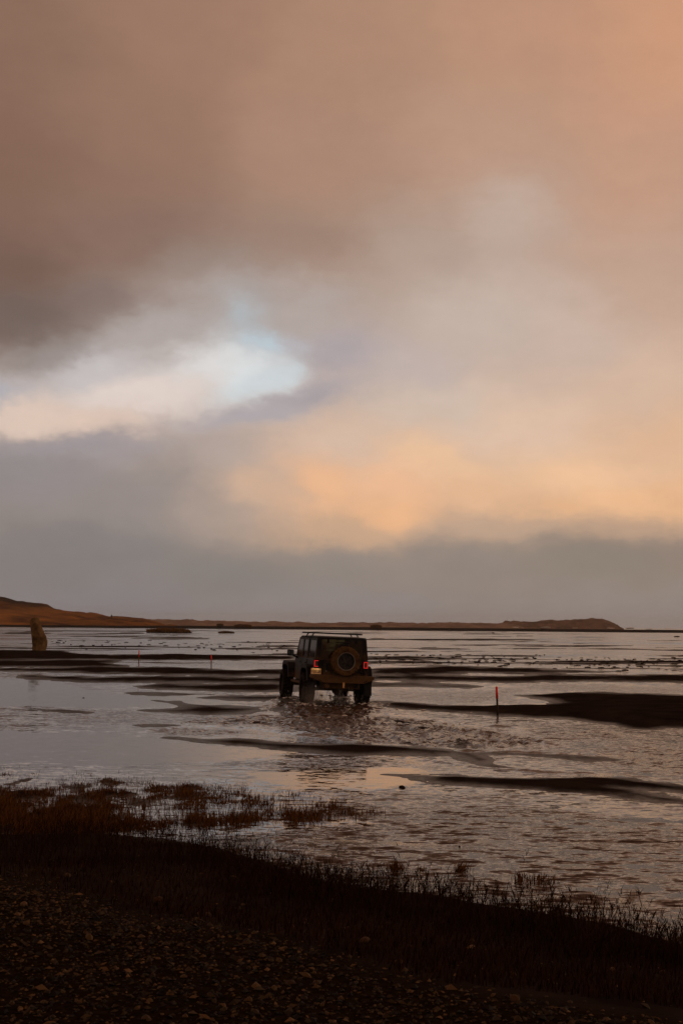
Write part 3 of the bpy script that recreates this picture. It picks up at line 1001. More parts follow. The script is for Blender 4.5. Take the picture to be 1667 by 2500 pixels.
bm = bmesh.new()
prism(bm, [(-.74, 1.865), (-.70, 1.905), (0.3, 1.925), (1.72, 1.905), (1.80, 1.865)], -.755, .755)
lean(bm)
bm_obj('roof', bm, M_TOP, car, bevel=0.03, segs=3)
for s in (-1, 1):
    bm = bmesh.new()                                    # rear corner pillars
    bx(bm, (s * .68, -.675, 1.568), (.15, .13, .588))
    lean(bm)
    bm_obj('rear_pillar', bm, M_TOP, car, bevel=0.02)
    bm = bmesh.new()                                    # quarter panel frame
    bx(bm, (s * .735, -.10, 1.295), (.03, 1.02, .045))
    bx(bm, (s * .735, -.10, 1.825), (.03, 1.02, .075))
    bx(bm, (s * .735, .385, 1.552), (.032, .075, .465))
    lean(bm)
    bm_obj('quarter_frame', bm, M_TOP, car)
    bm = bmesh.new()
    bx(bm, (s * .733, -.13, 1.552), (.008, .955, .468))
    lean(bm)
    bm_obj('quarter_window', bm, M_GLASS_DARK, car)
    for nm, y0, y1, hy in (('rear_door', .425, 1.165, .56), ('front_door', 1.185, 2.13, 1.34)):
        slant = 0.22 if nm == 'front_door' else 0.0
        bm = bmesh.new()
        bx(bm, (s * .766, (y0 + y1) / 2, .945), (.022, y1 - y0, .60))
        d = bm_obj(nm, bm, M_PAINT, car, bevel=0.012)
        bm = bmesh.new()
        bx(bm, (s * .79, hy, 1.14), (.022, .15, .032))
        bm_obj('handle', bm, M_TRIM, d, bevel=0.006)
        bm = bmesh.new()                                # window frame with slanting front edge
        def fr(p0, p1, w):
            prism(bm, [(p0[0] - w, p0[1]), (p0[0] + w, p0[1]), (p1[0] + w, p1[1]), (p1[0] - w, p1[1])], s * .752 - .014, s * .752 + .014)
        fr((y0 + .03, 1.275), (y0 + .03, 1.86), .03)
        fr((y1 - .03, 1.275), (y1 - .03 - slant, 1.86), .03)
        prism(bm, [(y0 + .06, 1.80), (y1 - .06 - slant * .9, 1.80), (y1 - .06 - slant, 1.86), (y0 + .06, 1.86)], s * .752 - .013, s * .752 + .013)
        prism(bm, [(y0 + .06, 1.277), (y1 - .06, 1.277), (y1 - .07, 1.305), (y0 + .06, 1.305)], s * .752 - .013, s * .752 + .013)
        lean(bm)
        bm_obj('window_frame', bm, M_TOP, d)
        bm = bmesh.new()
        prism(bm, [(y0 + .05, 1.29), (y1 - .05, 1.29), (y1 - .05 - slant * .92, 1.82), (y0 + .05, 1.82)], s * .750 - .004, s * .750 + .004)
        lean(bm)
        bm_obj('window', bm, M_GLASS_DARK if nm == 'rear_door' else M_GLASS, d)
# windscreen
bm = bmesh.new()
for s in (-1, 1):
    rod(bm, (s * .70, 2.16, 1.25), (s * .66, 1.80, 1.88), .035, 6)
rod(bm, (-.66, 1.80, 1.875), (.66, 1.80, 1.875), .035, 6)
rod(bm, (-.70, 2.16, 1.26), (.70, 2.16, 1.26), .035, 6)
ws = bm_obj('windscreen_frame', bm, M_PAINT, car)
bm = bmesh.new()
prism(bm, [(2.155, 1.27), (2.163, 1.27), (1.808, 1.86), (1.80, 1.86)], -.66, .66)
bm_obj('windscreen', bm, glass_material('windscreen glass', (0.80, 0.84, 0.70)), ws)

# tail: tailgate, window, lamps, plate
bm = bmesh.new()
bx(bm, (0.03, -.752, 1.03), (1.10, .03, .46))
tg = bm_obj('tailgate', bm, M_STEEL, car, bevel=0.012)
for z in (.92, 1.14):
    bm = bmesh.new()
    bx(bm, (.60, -.775, z), (.14, .03, .05))
    bm_obj('hinge', bm, M_TRIM, tg, bevel=0.006)
bm = bmesh.new()
bx(bm, (-.43, -.785, 1.08), (.075, .04, .20))
bx(bm, (-.40, -.79, 1.16), (.05, .05, .06))
bm_obj('latch', bm, M_BLACK, tg, bevel=0.012)
bm = bmesh.new()
bmesh.ops.create_uvsphere(bm, u_segments=10, v_segments=6, radius=.016, matrix=Matrix.Translation((-.44, -.775, .955)))
bm_obj('bolt', bm, M_CHROME, tg)
bm = bmesh.new()
prism(bm, [(-.74, 1.272), (-.725, 1.272), (-.665, 1.835), (-.68, 1.835)], -.605, .605)
rw = bm_obj('rear_window', bm, glass_material('rear glass', (0.50, 0.50, 0.40)), car)
bm = bmesh.new()
bx(bm, (0, -.672, 1.852), (1.24, .06, .035))
bx(bm, (0, -.738, 1.283), (1.22, .02, .024))
bm_obj('rear_frame', bm, M_TOP, car)
for x in (-.40, .40):
    bm = bmesh.new()
    bx(bm, (x, -.70, 1.80), (.055, .05, .12), Matrix.Rotation(R(-6), 4, 'X'))
    bm_obj('glass_hinge', bm, M_TRIM, rw, bevel=0.008)
bm = bmesh.new()
bx(bm, (.02, -.72, 1.755), (.40, .045, .03))
bx(bm, (.05, -.715, 1.70), (.18, .03, .05))
bm_obj('brake_light_housing', bm, M_BLACK, rw, bevel=0.008)
bm = bmesh.new()
rod(bm, (.10, -.715, 1.68), (.20, -.755, 1.33), .010, 6)
bm_obj('wiper', bm, M_BLACK, rw)
for s in (-1, 1):
    t_ = bmesh.new()
    bx(t_, (s * .705 - .03, -.765, 1.155), (.15, .05, .225))
    tl = bm_obj('tail_light', t_, M_TRIM, car, bevel=0.01)
    t_ = bmesh.new()
    bx(t_, (s * .705 - .03, -.793, 1.155), (.075, .012, .14))
    bm_obj('lens', t_, M_LENS, tl)
    t_ = bmesh.new()
    w_, h_, th = .058, .088, .017
    bx(t_, (s * .705 - .03 - w_ + th / 2, -.797, 1.155), (th, .02, 2 * h_ - 2 * th)) if s < 0 else bx(t_, (s * .705 - .03 + w_ - th / 2, -.797, 1.155), (th, .02, 2 * h_ - 2 * th))
    bx(t_, (s * .705 - .03, -.797, 1.155 + h_ - th / 2), (2 * w_, .02, th))
    bx(t_, (s * .705 - .03, -.797, 1.155 - h_ + th / 2), (2 * w_, .02, th))
    if s > 0:
        bx(t_, (s * .705 - .03 - w_ + th * .4, -.797, 1.155), (th * .8, .02, 2 * h_ - 2 * th))
    bm_obj('light_ring', t_, M_LIT, tl)
bm = bmesh.new()
bx(bm, (-.735, -.805, .945), (.285, .012, .160))
pl = bm_obj('number_plate', bm, M_PLATE, car, bevel=0.004)
pl['label'] = 'orange number plate with dark letters'


def glyphs(bm, word, x0, z0, h, w, gap, th, y):
    S = {  # strokes on a 0..1 box: x0,z0,x1,z1
        '1': [(.55, 0, .55, 1), (.55, 1, .2, .75)],
        '0': [(.1, .1, .1, .9), (.9, .1, .9, .9), (.1, .95, .9, .95), (.1, .05, .9, .05)],
        'O': [(.1, .1, .1, .9), (.9, .1, .9, .9), (.1, .95, .9, .95), (.1, .05, .9, .05)],
        'E': [(.1, 0, .1, 1), (.1, .95, .95, .95), (.1, .5, .8, .5), (.1, .05, .95, .05)],
        'U': [(.1, .1, .1, 1), (.9, .1, .9, 1), (.1, .05, .9, .05)],
        'R': [(.1, 0, .1, 1), (.1, .95, .85, .95), (.88, .5, .88, .95), (.1, .5, .88, .5), (.45, .5, .95, 0)],
    }
    for i, ch in enumerate(word):
        for (xa, za, xb, zb) in S[ch]:
            ox = x0 + i * (w + gap)
            p0, p1 = Vector((ox + xa * w, y, z0 + za * h)), Vector((ox + xb * w, y, z0 + zb * h))
            d = p1 - p0
            bx(bm, (p0 + p1) / 2, (d.length + th * .6, .004, th), Matrix.Rotation(-math.atan2(d.z, d.x), 4, 'Y'))


bm = bmesh.new()
glyphs(bm, '10EUR', -.855, .905, .075, .040, .012, .012, -.8135)
bm_obj('lettering', bm, M_PLATE_INK, pl)
bm = bmesh.new()
bx(bm, (-.863, -.8135, .94), (.016, .003, .05))
bm_obj('emblem', bm, M_PLATE_RED, pl)
bm = bmesh.new()
bx(bm, (-.735, -.875, 1.037), (.20, .022, .012))
plamp = bm_obj('plate_lamp', bm, M_PLAMP, car)
bm = bmesh.new()
bx(bm, (-.735, -.837, 1.047), (.24, .105, .008))
bx(bm, (-.735, -.893, 1.037), (.24, .008, .026))
bm_obj('hood', bm, M_BLACK, plamp)
# rear bumper with raised ends
bm = bmesh.new()
prism(bm, [(-.90, .85), (.90, .85), (.90, .77), (.60, .64), (-.56, .64), (-.90, .77)], -.98, -.742, 'Y')
rb = bm_obj('rear_bumper', bm, M_STEEL, car, bevel=0.02)
for s in (-1, 1):
    bm = bmesh.new()
    rod(bm, (s * .60, -.985, .69), (s * .88, -.93, .80), .018, 8)
    bm_obj('bumper_tube', bm, M_TRIM, rb)
bm = bmesh.new()
rod(bm, (.02, -.99, .56), (.02, -.99, .66), .03, 10)
bx(bm, (.02, -.98, .54), (.05, .05, .05))
bm_obj('tow_hook', bm, M_REFL, rb)
# flares
def flare(bm, cy, s, pts, x0, x1, th=.13):
    n = len(pts)
    inner = []
    for i in range(n):
        p = Vector((pts[i][0] - cy, pts[i][1] - .5))
        inner.append((pts[i][0] - p.normalized().x * th, pts[i][1] - p.normalized().y * th))
    prism(bm, list(pts) + inner[::-1], s * x0, s * x1)


for s in (-1, 1):
    bm = bmesh.new()
    flare(bm, 0, s, [(-.60, .68), (-.56, .86), (-.44, 1.06), (-.30, 1.115), (.30, 1.115), (.46, 1.04), (.62, .66)], .745, .935)
    bm_obj('rear_flare', bm, M_TRIM, car, bevel=0.012)
    bm = bmesh.new()
    flare(bm, 2.95, s, [(2.30, .66), (2.40, .92), (2.56, 1.09), (2.75, 1.13), (3.25, 1.13), (3.44, 1.06), (3.52, .92)], .52, .935)
    bm_obj('front_flare', bm, M_TRIM, car, bevel=0.012)
    bm = bmesh.new()
    bx(bm, (s * .83, 1.36, .56), (.13, 1.55, .06))
    bx(bm, (s * .78, .8, .585), (.05, .06, .06))
    bx(bm, (s * .78, 1.9, .585), (.05, .06, .06))
    bm_obj('side_step', bm, M_TRIM, car, bevel=0.012)
    # door mirrors
    bm = bmesh.new()
    bx(bm, (s * .985, 1.86, 1.385), (.20, .10, .175))
    mi = bm_obj('mirror', bm, M_TRIM, car, bevel=0.03)
    bm = bmesh.new()
    bx(bm, (s * .985, 1.806, 1.385), (.155, .006, .13))
    bm_obj('mirror_glass', bm, M_MIRROR, mi)
    bm = bmesh.new()
    rod(bm, (s * .765, 1.90, 1.25), (s * .90, 1.86, 1.31), .028, 8)
    bm_obj('mirror_arm', bm, M_TRIM, mi)
# roof rack: two crossbars on feet
for y in (.25, 1.05):
    bm = bmesh.new()
    bx(bm, (-.01, y, 2.00), (1.60, .07, .042))
    rk = bm_obj('rack_bar', bm, M_BLACK, car, bevel=0.008)
    for s in (-1, 1):
        bm = bmesh.new()
        rod(bm, (s * .62, y, 2.0), (s * .695, y, 1.885), .018, 8)
        bx(bm, (s * .70, y, 1.88), (.05, .10, .04))
        bm_obj('rack_foot', bm, M_BLACK, rk)
for s in (-1, 1):
    bm = bmesh.new()
    bx(bm, (s * .66, .65, 2.0), (.03, .738, .02))
    bm_obj('rack_rail', bm, M_BLACK, car)
# seats seen through the glass
for (x, y) in ((-.36, 1.25), (.36, 1.25), (-.42, .22), (.42, .22), (0, .22)):
    bm = bmesh.new()
    if x:
        bx(bm, (x, y, 1.18), (.46, .14, .62), Matrix.Rotation(R(-8), 4, 'X'))
        bx(bm, (x, y + .28, .95), (.46, .5, .14))
        bx(bm, (x, y - .06, 1.60), (.26, .09, .17))
        rod(bm, (x - .06, y - .04, 1.46), (x - .06, y - .05, 1.56), .008, 6)
        rod(bm, (x + .06, y - .04, 1.46), (x + .06, y - .05, 1.56), .008, 6)
    else:
        bx(bm, (x, y, 1.15), (.34, .13, .55), Matrix.Rotation(R(-8), 4, 'X'))
    bm_obj('seat', bm, M_SEAT, car, bevel=0.03)
bm = bmesh.new()
bx(bm, (0, 1.98, 1.22), (1.36, .22, .12))
bm_obj('dashboard', bm, M_BLACK, car, bevel=0.03)
bm = bmesh.new()
bmesh.ops.create_cone(bm, cap_ends=False, segments=20, radius1=.19, radius2=.18, depth=.03, matrix=Matrix.Translation((-.36, 1.78, 1.22)) @ Matrix.Rotation(R(65), 4, 'X'))
bm_obj('steering_wheel', bm, M_BLACK, car)
# underbody
bm = bmesh.new()
rod(bm, (-.70, 0, .43), (.70, 0, .43), .045, 10)
bmesh.ops.create_uvsphere(bm, u_segments=14, v_segments=8, radius=.15, matrix=Matrix.Translation((0.05, 0, .43)))
bm_obj('rear_axle', bm, M_STEEL, car, smooth_shade=True)
bm = bmesh.new()
rod(bm, (-.70, 2.95, .43), (.70, 2.95, .43), .045, 10)
bmesh.ops.create_uvsphere(bm, u_segments=14, v_segments=8, radius=.14, matrix=Matrix.Translation((.2, 2.95, .43)))
bm_obj('front_axle', bm, M_STEEL, car, smooth_shade=True)
for s in (-1, 1):
    bm = bmesh.new()
    bx(bm, (s * .44, 1.35, .58), (.09, 4.2, .12))
    bm_obj('chassis_rail', bm, M_BLACK, car)
bm = bmesh.new()
bx(bm, (.04, -.42, .575), (1.06, .46, .21))
bm_obj('fuel_tank', bm, M_STEEL, car, bevel=0.03)
bm = bmesh.new()
rod(bm, (-.42, -.88, .56), (-.42, -.66, .56), .07, 14)
bm_obj('exhaust', bm, M_STEEL, car)
for s in (-1, 1):
    bm = bmesh.new()
    rod(bm, (s * .56, -.12, .40), (s * .46, -.02, .82), .035, 10)
    bm_obj('shock_absorber', bm, M_TRIM, car)
    bm = bmesh.new()
    prism(bm, [(-.62, .30), (-.61, .30), (-.56, .66), (-.57, .66)], s * .70, s * .92)
    bm_obj('mud_flap', bm, M_BLACK, car)


def tyre_mesh(R0=.43, Wd=.32, seg=104):
    w = Wd / 2
    prof = [(R0 * .58, -w * .72), (R0 * .62, -w * .90), (R0 * .78, -w), (R0 * .92, -w * .98), (R0 * .975, -w * .86), (R0 * .985, -w * .5),
            (R0 * .985, -w * .12), (R0 * .985, w * .12), (R0 * .985, w * .5), (R0 * .975, w * .86), (R0 * .92, w * .98), (R0 * .78, w),
            (R0 * .62, w * .90), (R0 * .58, w * .72)]

    def lug(i, j, r, x):
        if 3 <= j <= 10:
            ph = (i + (0 if x < 0 else 2)) % 4
            up = ph in (0, 1)
            if j in (4, 5, 8, 9):
                return (r + (.012 if up else -.010), x)
            if j in (6, 7):
                return (r + (.010 if (i // 2) % 2 else -.008), x)
            return (r + (.006 if up else -.004), x * (1.02 if up else .985))
        return r, x
    bm = bmesh.new()
    lathe(bm, prof, seg, lug)
    bmesh.ops.recalc_face_normals(bm, faces=bm.faces)
    me = bpy.data.meshes.new('tyre')
    bm.to_mesh(me)
    bm.free()
    return me


def rim_mesh(R0=.25, Wd=.30):
    bm = bmesh.new()
    w = Wd / 2
    lathe(bm, [(R0, -w * .75), (R0 * 1.03, -w * .70), (R0 * .95, -w * .55), (R0 * .90, -w * .1), (R0 * .90, w * .6), (R0, w * .72)], 40)
    # barrel back, hub and five broad spokes
    lathe(bm, [(R0 * .905, -w * .12), (.001, -w * .10)], 40)
    lathe(bm, [(.075, -w * .14), (.075, -w * .52), (.05, -w * .62), (.001, -w * .62)], 20)
    for i in range(5):
        a = 2 * math.pi * i / 5 + R(36)
        Mx = Matrix.Rotation(-a, 4, 'X')
        n0 = len(bm.verts)
        vs = []
        for (z, hw, xx) in ((.06, .036, -w * .50), (R0 * .93, .050, -w * .40)):
            for dx in (0, .07):
                for sy in (-1, 1):
                    vs.append(bm.verts.new(Mx @ Vector((xx + dx, sy * hw, z))))
        q = vs
        for f in ((0, 1, 5, 4), (2, 6, 7, 3), (0, 4, 6, 2), (1, 3, 7, 5), (4, 5, 7, 6), (0, 2, 3, 1)):
            bm.faces.new([q[k] for k in f])
    for i in range(5):
        a = 2 * math.pi * i / 5
        rod(bm, (-w * .52, math.sin(a) * .052, math.cos(a) * .052), (-w * .60, math.sin(a) * .052, math.cos(a) * .052), .010, 6)
    bmesh.ops.recalc_face_normals(bm, faces=bm.faces)
    me = bpy.data.meshes.new('rim')
    bm.to_mesh(me)
    bm.free()
    return me


TY, RM = tyre_mesh(), rim_mesh()
TY.materials.append(M_TYRE)
RM.materials.append(M_RIM)
SP = TY.copy()
SP.materials.clear()
SP.materials.append(M_SPARE)
bm = bmesh.new()
lathe(bm, [(.240, -.140), (.246, -.153), (.262, -.155), (.268, -.146)], 48)
lip = bpy.data.meshes.new('rim_lip')
bm.to_mesh(lip)
bm.free()
lip.materials.append(M_RIM_EDGE)


def wheel(name, loc, rot, tyre=TY, with_lip=False):
    o = empty(name, loc, rot)
    o.parent = car
    link('tyre', tyre, None, o)
    link('rim', RM, None, o)
    if with_lip:
        link('rim_lip', lip, None, o)
    return o


for y in (0, 2.95):
    wheel('wheel', (-.875 if y else -.81, y, .43), (R(random.uniform(0, 60)), 0, R(-1) if y else 0))
    wheel('wheel', (.845 if y else .795, y, .43), (R(random.uniform(0, 60)), 0, R(180 - 1) if y else R(180)))
sw = wheel('spare_wheel', (.045, -.965, 1.245), (R(8), 0, R(90)), SP, True)
sw.scale = (.95, .95, .95)
sw['label'] = 'mud-caked spare wheel on the tailgate'
bm = bmesh.new()
rod(bm, (.045, -.76, 1.245), (.045, -.90, 1.245), .07, 12)
bx(bm, (.30, -.79, 1.10), (.5, .05, .07), Matrix.Rotation(R(20), 4, 'Y'))
bm_obj('spare_carrier', bm, M_TRIM, car)
bm = bmesh.new()
rod(bm, (.40, -.80, .98), (.66, -.80, .90), .02, 8)
rod(bm, (.66, -.80, .90), (.60, -.80, 1.06), .02, 8)
bm_obj('carrier_arm', bm, M_TRIM, car)
car_m = Matrix.Translation(car.location) @ car.rotation_euler.to_matrix().to_4x4()

# water dripping and thrown up under the vehicle
M_DROP = mat('water drops', (0.30, 0.27, 0.25), 0.08, 0.6, ior=1.33)
bm = bmesh.new()
for i in range(150):
    x = random.choice([random.gauss(.16, .13), random.uniform(-.5, .8), random.gauss(.12, .10)])
    y = random.uniform(-.85, 1.2)
    zt = random.uniform(.10, .56)
    ln = random.uniform(.03, .20)
    p = car_m @ Vector((x, y, zt))
    rod(bm, p, p + Vector((random.uniform(-.02, .02), random.uniform(-.02, .02), -min(ln, p.z - .01))), random.uniform(.003, .007), 5, .002)
for i in range(420):
    wl = random.choice([(-.79, -.35), (.79, -.35), (-.79, 2.6), (.1, -.3)])
    x, y = wl[0] + random.gauss(0, .14), wl[1] + random.gauss(0, .28)
    p = car_m @ Vector((x, y, .05 + abs(random.gauss(0, .12))))
    if p.z < .01:
        continue
    bmesh.ops.create_icosphere(bm, subdivisions=1, radius=random.uniform(.004, .011), matrix=Matrix.Translation(p))
o = bm_obj('water_spray', bm, M_DROP, None, smooth_shade=True)
tag(o, 'water drops streaming off the vehicle underside', 'spray', kind='stuff')
# froth floating round the tyres and in the track behind
M_FROTH = mat('water froth', (0.72, 0.66, 0.60), 0.9, 0.1)
bm = bmesh.new()
for i in range(190):
    if i < 150:
        wl = random.choice([(-.81, -.35), (.80, -.35), (-.88, 2.7), (.84, 2.7)])
        p = car_m @ Vector((wl[0] + random.gauss(0, .25), wl[1] + random.gauss(0, .55), 0))
    else:
        p = at(random.uniform(640, 1150), random.uniform(1728, 1800))
    rr_ = random.uniform(.012, .035)
    bmesh.ops.create_icosphere(bm, subdivisions=1, radius=1.0, matrix=Matrix.Translation((p.x, p.y, .012)) @ Matrix.Rotation(random.uniform(0, 3), 4, 'Z') @ Matrix.Diagonal((rr_ * random.uniform(1, 3), rr_ * 1.5, .016, 1)))
o = bm_obj('froth', bm, M_FROTH, None, smooth_shade=True)
tag(o, 'flecks of pale froth around the tyres and in the track behind', 'froth', kind='stuff')
# fine spray hanging behind the rear wheels
M_MIST = bpy.data.materials.new('fine spray')
M_MIST.use_nodes = True
t = M_MIST.node_tree
t.nodes.clear()
mo = t.nodes.new('ShaderNodeOutputMaterial')
pv = t.nodes.new('ShaderNodeVolumePrincipled')
pv.inputs['Color'].default_value = (0.62, 0.55, 0.48, 1)
tcn = t.nodes.new('ShaderNodeTexCoord')
gl = t.nodes.new('ShaderNodeVectorMath')
gl.operation = 'LENGTH'
t.links.new(tcn.outputs['Object'], gl.inputs[0])
mr = t.nodes.new('ShaderNodeMapRange')
mr.interpolation_type = 'SMOOTHSTEP'
mr.inputs['From Min'].default_value = 1.0
mr.inputs['From Max'].default_value = 0.1
mr.inputs['To Max'].default_value = 1.3
t.links.new(gl.outputs['Value'], mr.inputs[0])
t.links.new(mr.outputs[0], pv.inputs['Density'])
t.links.new(pv.outputs[0], mo.inputs['Volume'])
bm = bmesh.new()
bmesh.ops.create_icosphere(bm, subdivisions=2, radius=1.0)
o = bm_obj('mist', bm, M_MIST)
o.location = car_m @ Vector((-.72, -.62, .26))
o.scale = (.44, .55, .46)
tag(o, 'fine spray hanging behind the left rear wheel', 'mist', kind='stuff')

# ----------------------------------------------------------------------------
# marker stakes, standing stone, cairn
# ----------------------------------------------------------------------------
M_STAKE_RED = mat('red stake paint', (0.90, 0.035, 0.02), 0.6, 0.3, var=(0.75, 0.02, 0.012), var_scale=40)
M_STAKE_WOOD = mat('weathered stake wood', (0.10, 0.052, 0.018), 0.85, 0.2, var=(0.16, 0.085, 0.028), var_scale=25)
M_STAKE_DARK = mat('tarred stake wood', (0.016, 0.011, 0.008), 0.8, 0.2, var=(0.045, 0.026, 0.014), var_scale=22)


def stake(px, py, h, label, wood, lean_deg, split):
    p = at(px, py)
    o = empty('marker_stake', (p.x, p.y, 0), (0, R(lean_deg), R(random.uniform(0, 40))))
    tag(o, label, 'marker stake', 'red-topped stakes marking the ford')
    bm = bmesh.new()
    rod(bm, (0, 0, -.25), (0.004, 0, h * split), .026, 8, .025)
    bm_obj('post', bm, wood, o, True)
    bm = bmesh.new()
    rod(bm, (.004, 0, h * split), (0.0, 0, h), .031, 8, .028)
    bmesh.ops.create_cone(bm, cap_ends=True, segments=8, radius1=.028, radius2=.014, depth=.016, matrix=Matrix.Translation((0, 0, h + .008)))
    bm_obj('red_tip', bm, M_STAKE_RED, o, True)
    return o


stake(339, 1618, .68, 'thin red-topped stake farthest left, nearest the leaning stone', M_STAKE_WOOD, 1.0, .50)
stake(516, 1634, .68, 'thin red-topped stake with ochre shaft between stone and vehicle', M_STAKE_WOOD, -1.0, .55)
stake(1214, 1747, .70, 'dark red-topped stake to the right of the vehicle', M_STAKE_DARK, -3.0, .60)

M_STONE = mat('ochre lichened stone', (0.045, 0.028, 0.012), 0.92, 0.0, var=(0.23, 0.140, 0.062), var_scale=1.5, var_detail=12, bump=0.5, bump_scale=6)


def standing_stone():
    p = at(92, 1588)
    s = (p.y) / F
    # left and right edge of the stone at each height, from the photograph
    prof = [(1594, 80, 114), (1586, 79.5, 113), (1576, 79, 115.5), (1566, 78, 116), (1556, 77, 113.5), (1547, 75.8, 109), (1538, 74.5, 105),
            (1529, 73, 100), (1520, 72, 97), (1512.5, 71.4, 93)]
    tops = [2.2, 1.6, 3.2, 4.5, 2.0, -1.5, -3.0, -1.0, 1.8, 3.0, 2.6]
    bm = bmesh.new()
    rings = []
    seg = 11
    r0 = random.Random(11)
    rad_ = [r0.uniform(.84, 1.06) for _ in range(seg)]
    for k, (py, xl, xr) in enumerate(prof):
        z = (1588 - py) * s
        cx, hw = ((xl + xr) / 2 - 92) * s, (xr - xl) / 2 * s
        ring = []
        for i in range(seg):
            a = 2 * math.pi * (i + .25 * math.sin(k * .7)) / seg
            j = rad_[i] * (1 + r0.uniform(-.055, .055))
            zz = z + (tops[i] * s * 1.1 if k == len(prof) - 1 else r0.uniform(-.03, .03))
            ring.append(bm.verts.new((cx + math.cos(a) * hw * (j if abs(math.cos(a)) < .8 else 1.0), math.sin(a) * (hw * .8 + .05) * j, zz)))
        rings.append(ring)
    for a, b in zip(rings, rings[1:]):
        for i in range(seg):
            n_ = (i + 1) % seg
            if (i * 7 + rings.index(a) * 3) % 2:
                bm.faces.new((a[i], a[n_], b[n_]))
                bm.faces.new((a[i], b[n_], b[i]))
            else:
                bm.faces.new((a[i], a[n_], b[i]))
                bm.faces.new((a[n_], b[n_], b[i]))
    bm.faces.new(rings[-1])
    bm.faces.new(rings[0][::-1])
    o = bm_obj('standing_stone', bm, M_STONE, bevel=0.02, segs=1)
    o.location = (p.x, p.y, 0.0)
    tag(o, 'tall ochre leaning stone standing on the sand at the left edge', 'standing stone')


standing_stone()


def lump_mesh(name, seed, flat=0.5, sub=2, rough=0.35):
    bm = bmesh.new()
    bmesh.ops.create_icosphere(bm, subdivisions=sub, radius=1.0)
    r_ = random.Random(seed)
    off = [Vector((r_.uniform(-1, 1), r_.uniform(-1, 1), r_.uniform(-1, 1))).normalized() for _ in range(9)]
    amp = [r_.uniform(-rough, rough) for _ in off]
    for v in bm.verts:
        k = 1 + sum(a * max(0, v.co.dot(d)) ** 3 for a, d in zip(amp, off))
        v.co = v.co * k
    ext = [max(abs(v.co[q]) for v in bm.verts) for q in range(3)]
    for v in bm.verts:
        v.co = Vector((v.co.x / ext[0], v.co.y / ext[1], v.co.z / ext[2] * flat))
    me = bpy.data.meshes.new(name)
    bm.to_mesh(me)
    bm.free()
    for p in me.polygons:
        p.use_smooth = True
    return me


# cairn on the shoulder of the hill
M_CAIRN = mat('dark cairn stone', (0.03, 0.022, 0.016), 0.95, 0.1)
p = at_dist(273, 1508, 880)
bm = bmesh.new()
zz = -0.6
for k, r0 in enumerate((.95, .85, .75, .62, .5, .36)):
    bmesh.ops.create_icosphere(bm, subdivisions=2, radius=r0, matrix=Matrix.Translation((random.uniform(-.1, .1), random.uniform(-.1, .1), zz + .35)) @ Matrix.Diagonal((1, 1, .55, 1)))
    zz += .52 * r0 + .05
o = bm_obj('cairn', bm, M_CAIRN)
o.location = (p.x, p.y, p.z)
tag(o, 'small dark cairn on the shoulder of the brown hill', 'cairn')

# ----------------------------------------------------------------------------
# tussocks of grass on the far flats
# ----------------------------------------------------------------------------
def blade_arrays(base, height, width, lean_xy, yaw):
    """curved tapering blades as triangles: base (n,3)"""
    n = len(base)
    cx, sx = np.cos(yaw), np.sin(yaw)
    w = np.stack([cx, sx, 0 * cx], -1) * (width / 2)[:, None]
    L = np.stack([lean_xy[:, 0], lean_xy[:, 1], 0 * height], -1)
    up = np.array([0, 0, 1.0])
    p1 = base + up * (height * .5)[:, None] + L * (height * .28)[:, None]
    p2 = base + up * (height * .96)[:, None] + L * height[:, None]
    co = np.stack([base - w, base + w, p1 - w * .75, p1 + w * .75, p2], 1).reshape(-1, 3)
    k = (np.arange(n) * 5)[:, None]
    f = np.concatenate([k + np.array([[0, 1, 3]]), k + np.array([[0, 3, 2]]), k + np.array([[2, 3, 4]])])
    return co, f


def grass_material(name, c0, c1, trans=0.35):
    m = bpy.data.materials.new(name)
    m.use_nodes = True
    t = m.node_tree
    t.nodes.clear()
    o = t.nodes.new('ShaderNodeOutputMaterial')
    geo = t.nodes.new('ShaderNodeNewGeometry')
    cr = t.nodes.new('ShaderNodeMix')
    cr.data_type = 'RGBA'
    cr.inputs[6].default_value = (*c0, 1)
    cr.inputs[7].default_value = (*c1, 1)
    t.links.new(geo.outputs['Random Per Island'], cr.inputs[0])
    d = t.nodes.new('ShaderNodeBsdfDiffuse')
    tr = t.nodes.new('ShaderNodeBsdfTranslucent')
    t.links.new(cr.outputs[2], d.inputs[0])
    t.links.new(cr.outputs[2], tr.inputs[0])
    mx = t.nodes.new('ShaderNodeMixShader')
    mx.inputs[0].default_value = trans
    t.links.new(d.outputs[0], mx.inputs[1])
    t.links.new(tr.outputs[0], mx.inputs[2])
    t.links.new(mx.outputs[0], o.inputs[0])
    return m


M_TUSSOCK = grass_material('autumn tussock grass', (0.09, 0.042, 0.010), (0.20, 0.095, 0.022))
M_SOIL = mat('dark turf', (0.016, 0.011, 0.007), 0.95, 0.0, var=(0.035, 0.021, 0.011), var_scale=2)


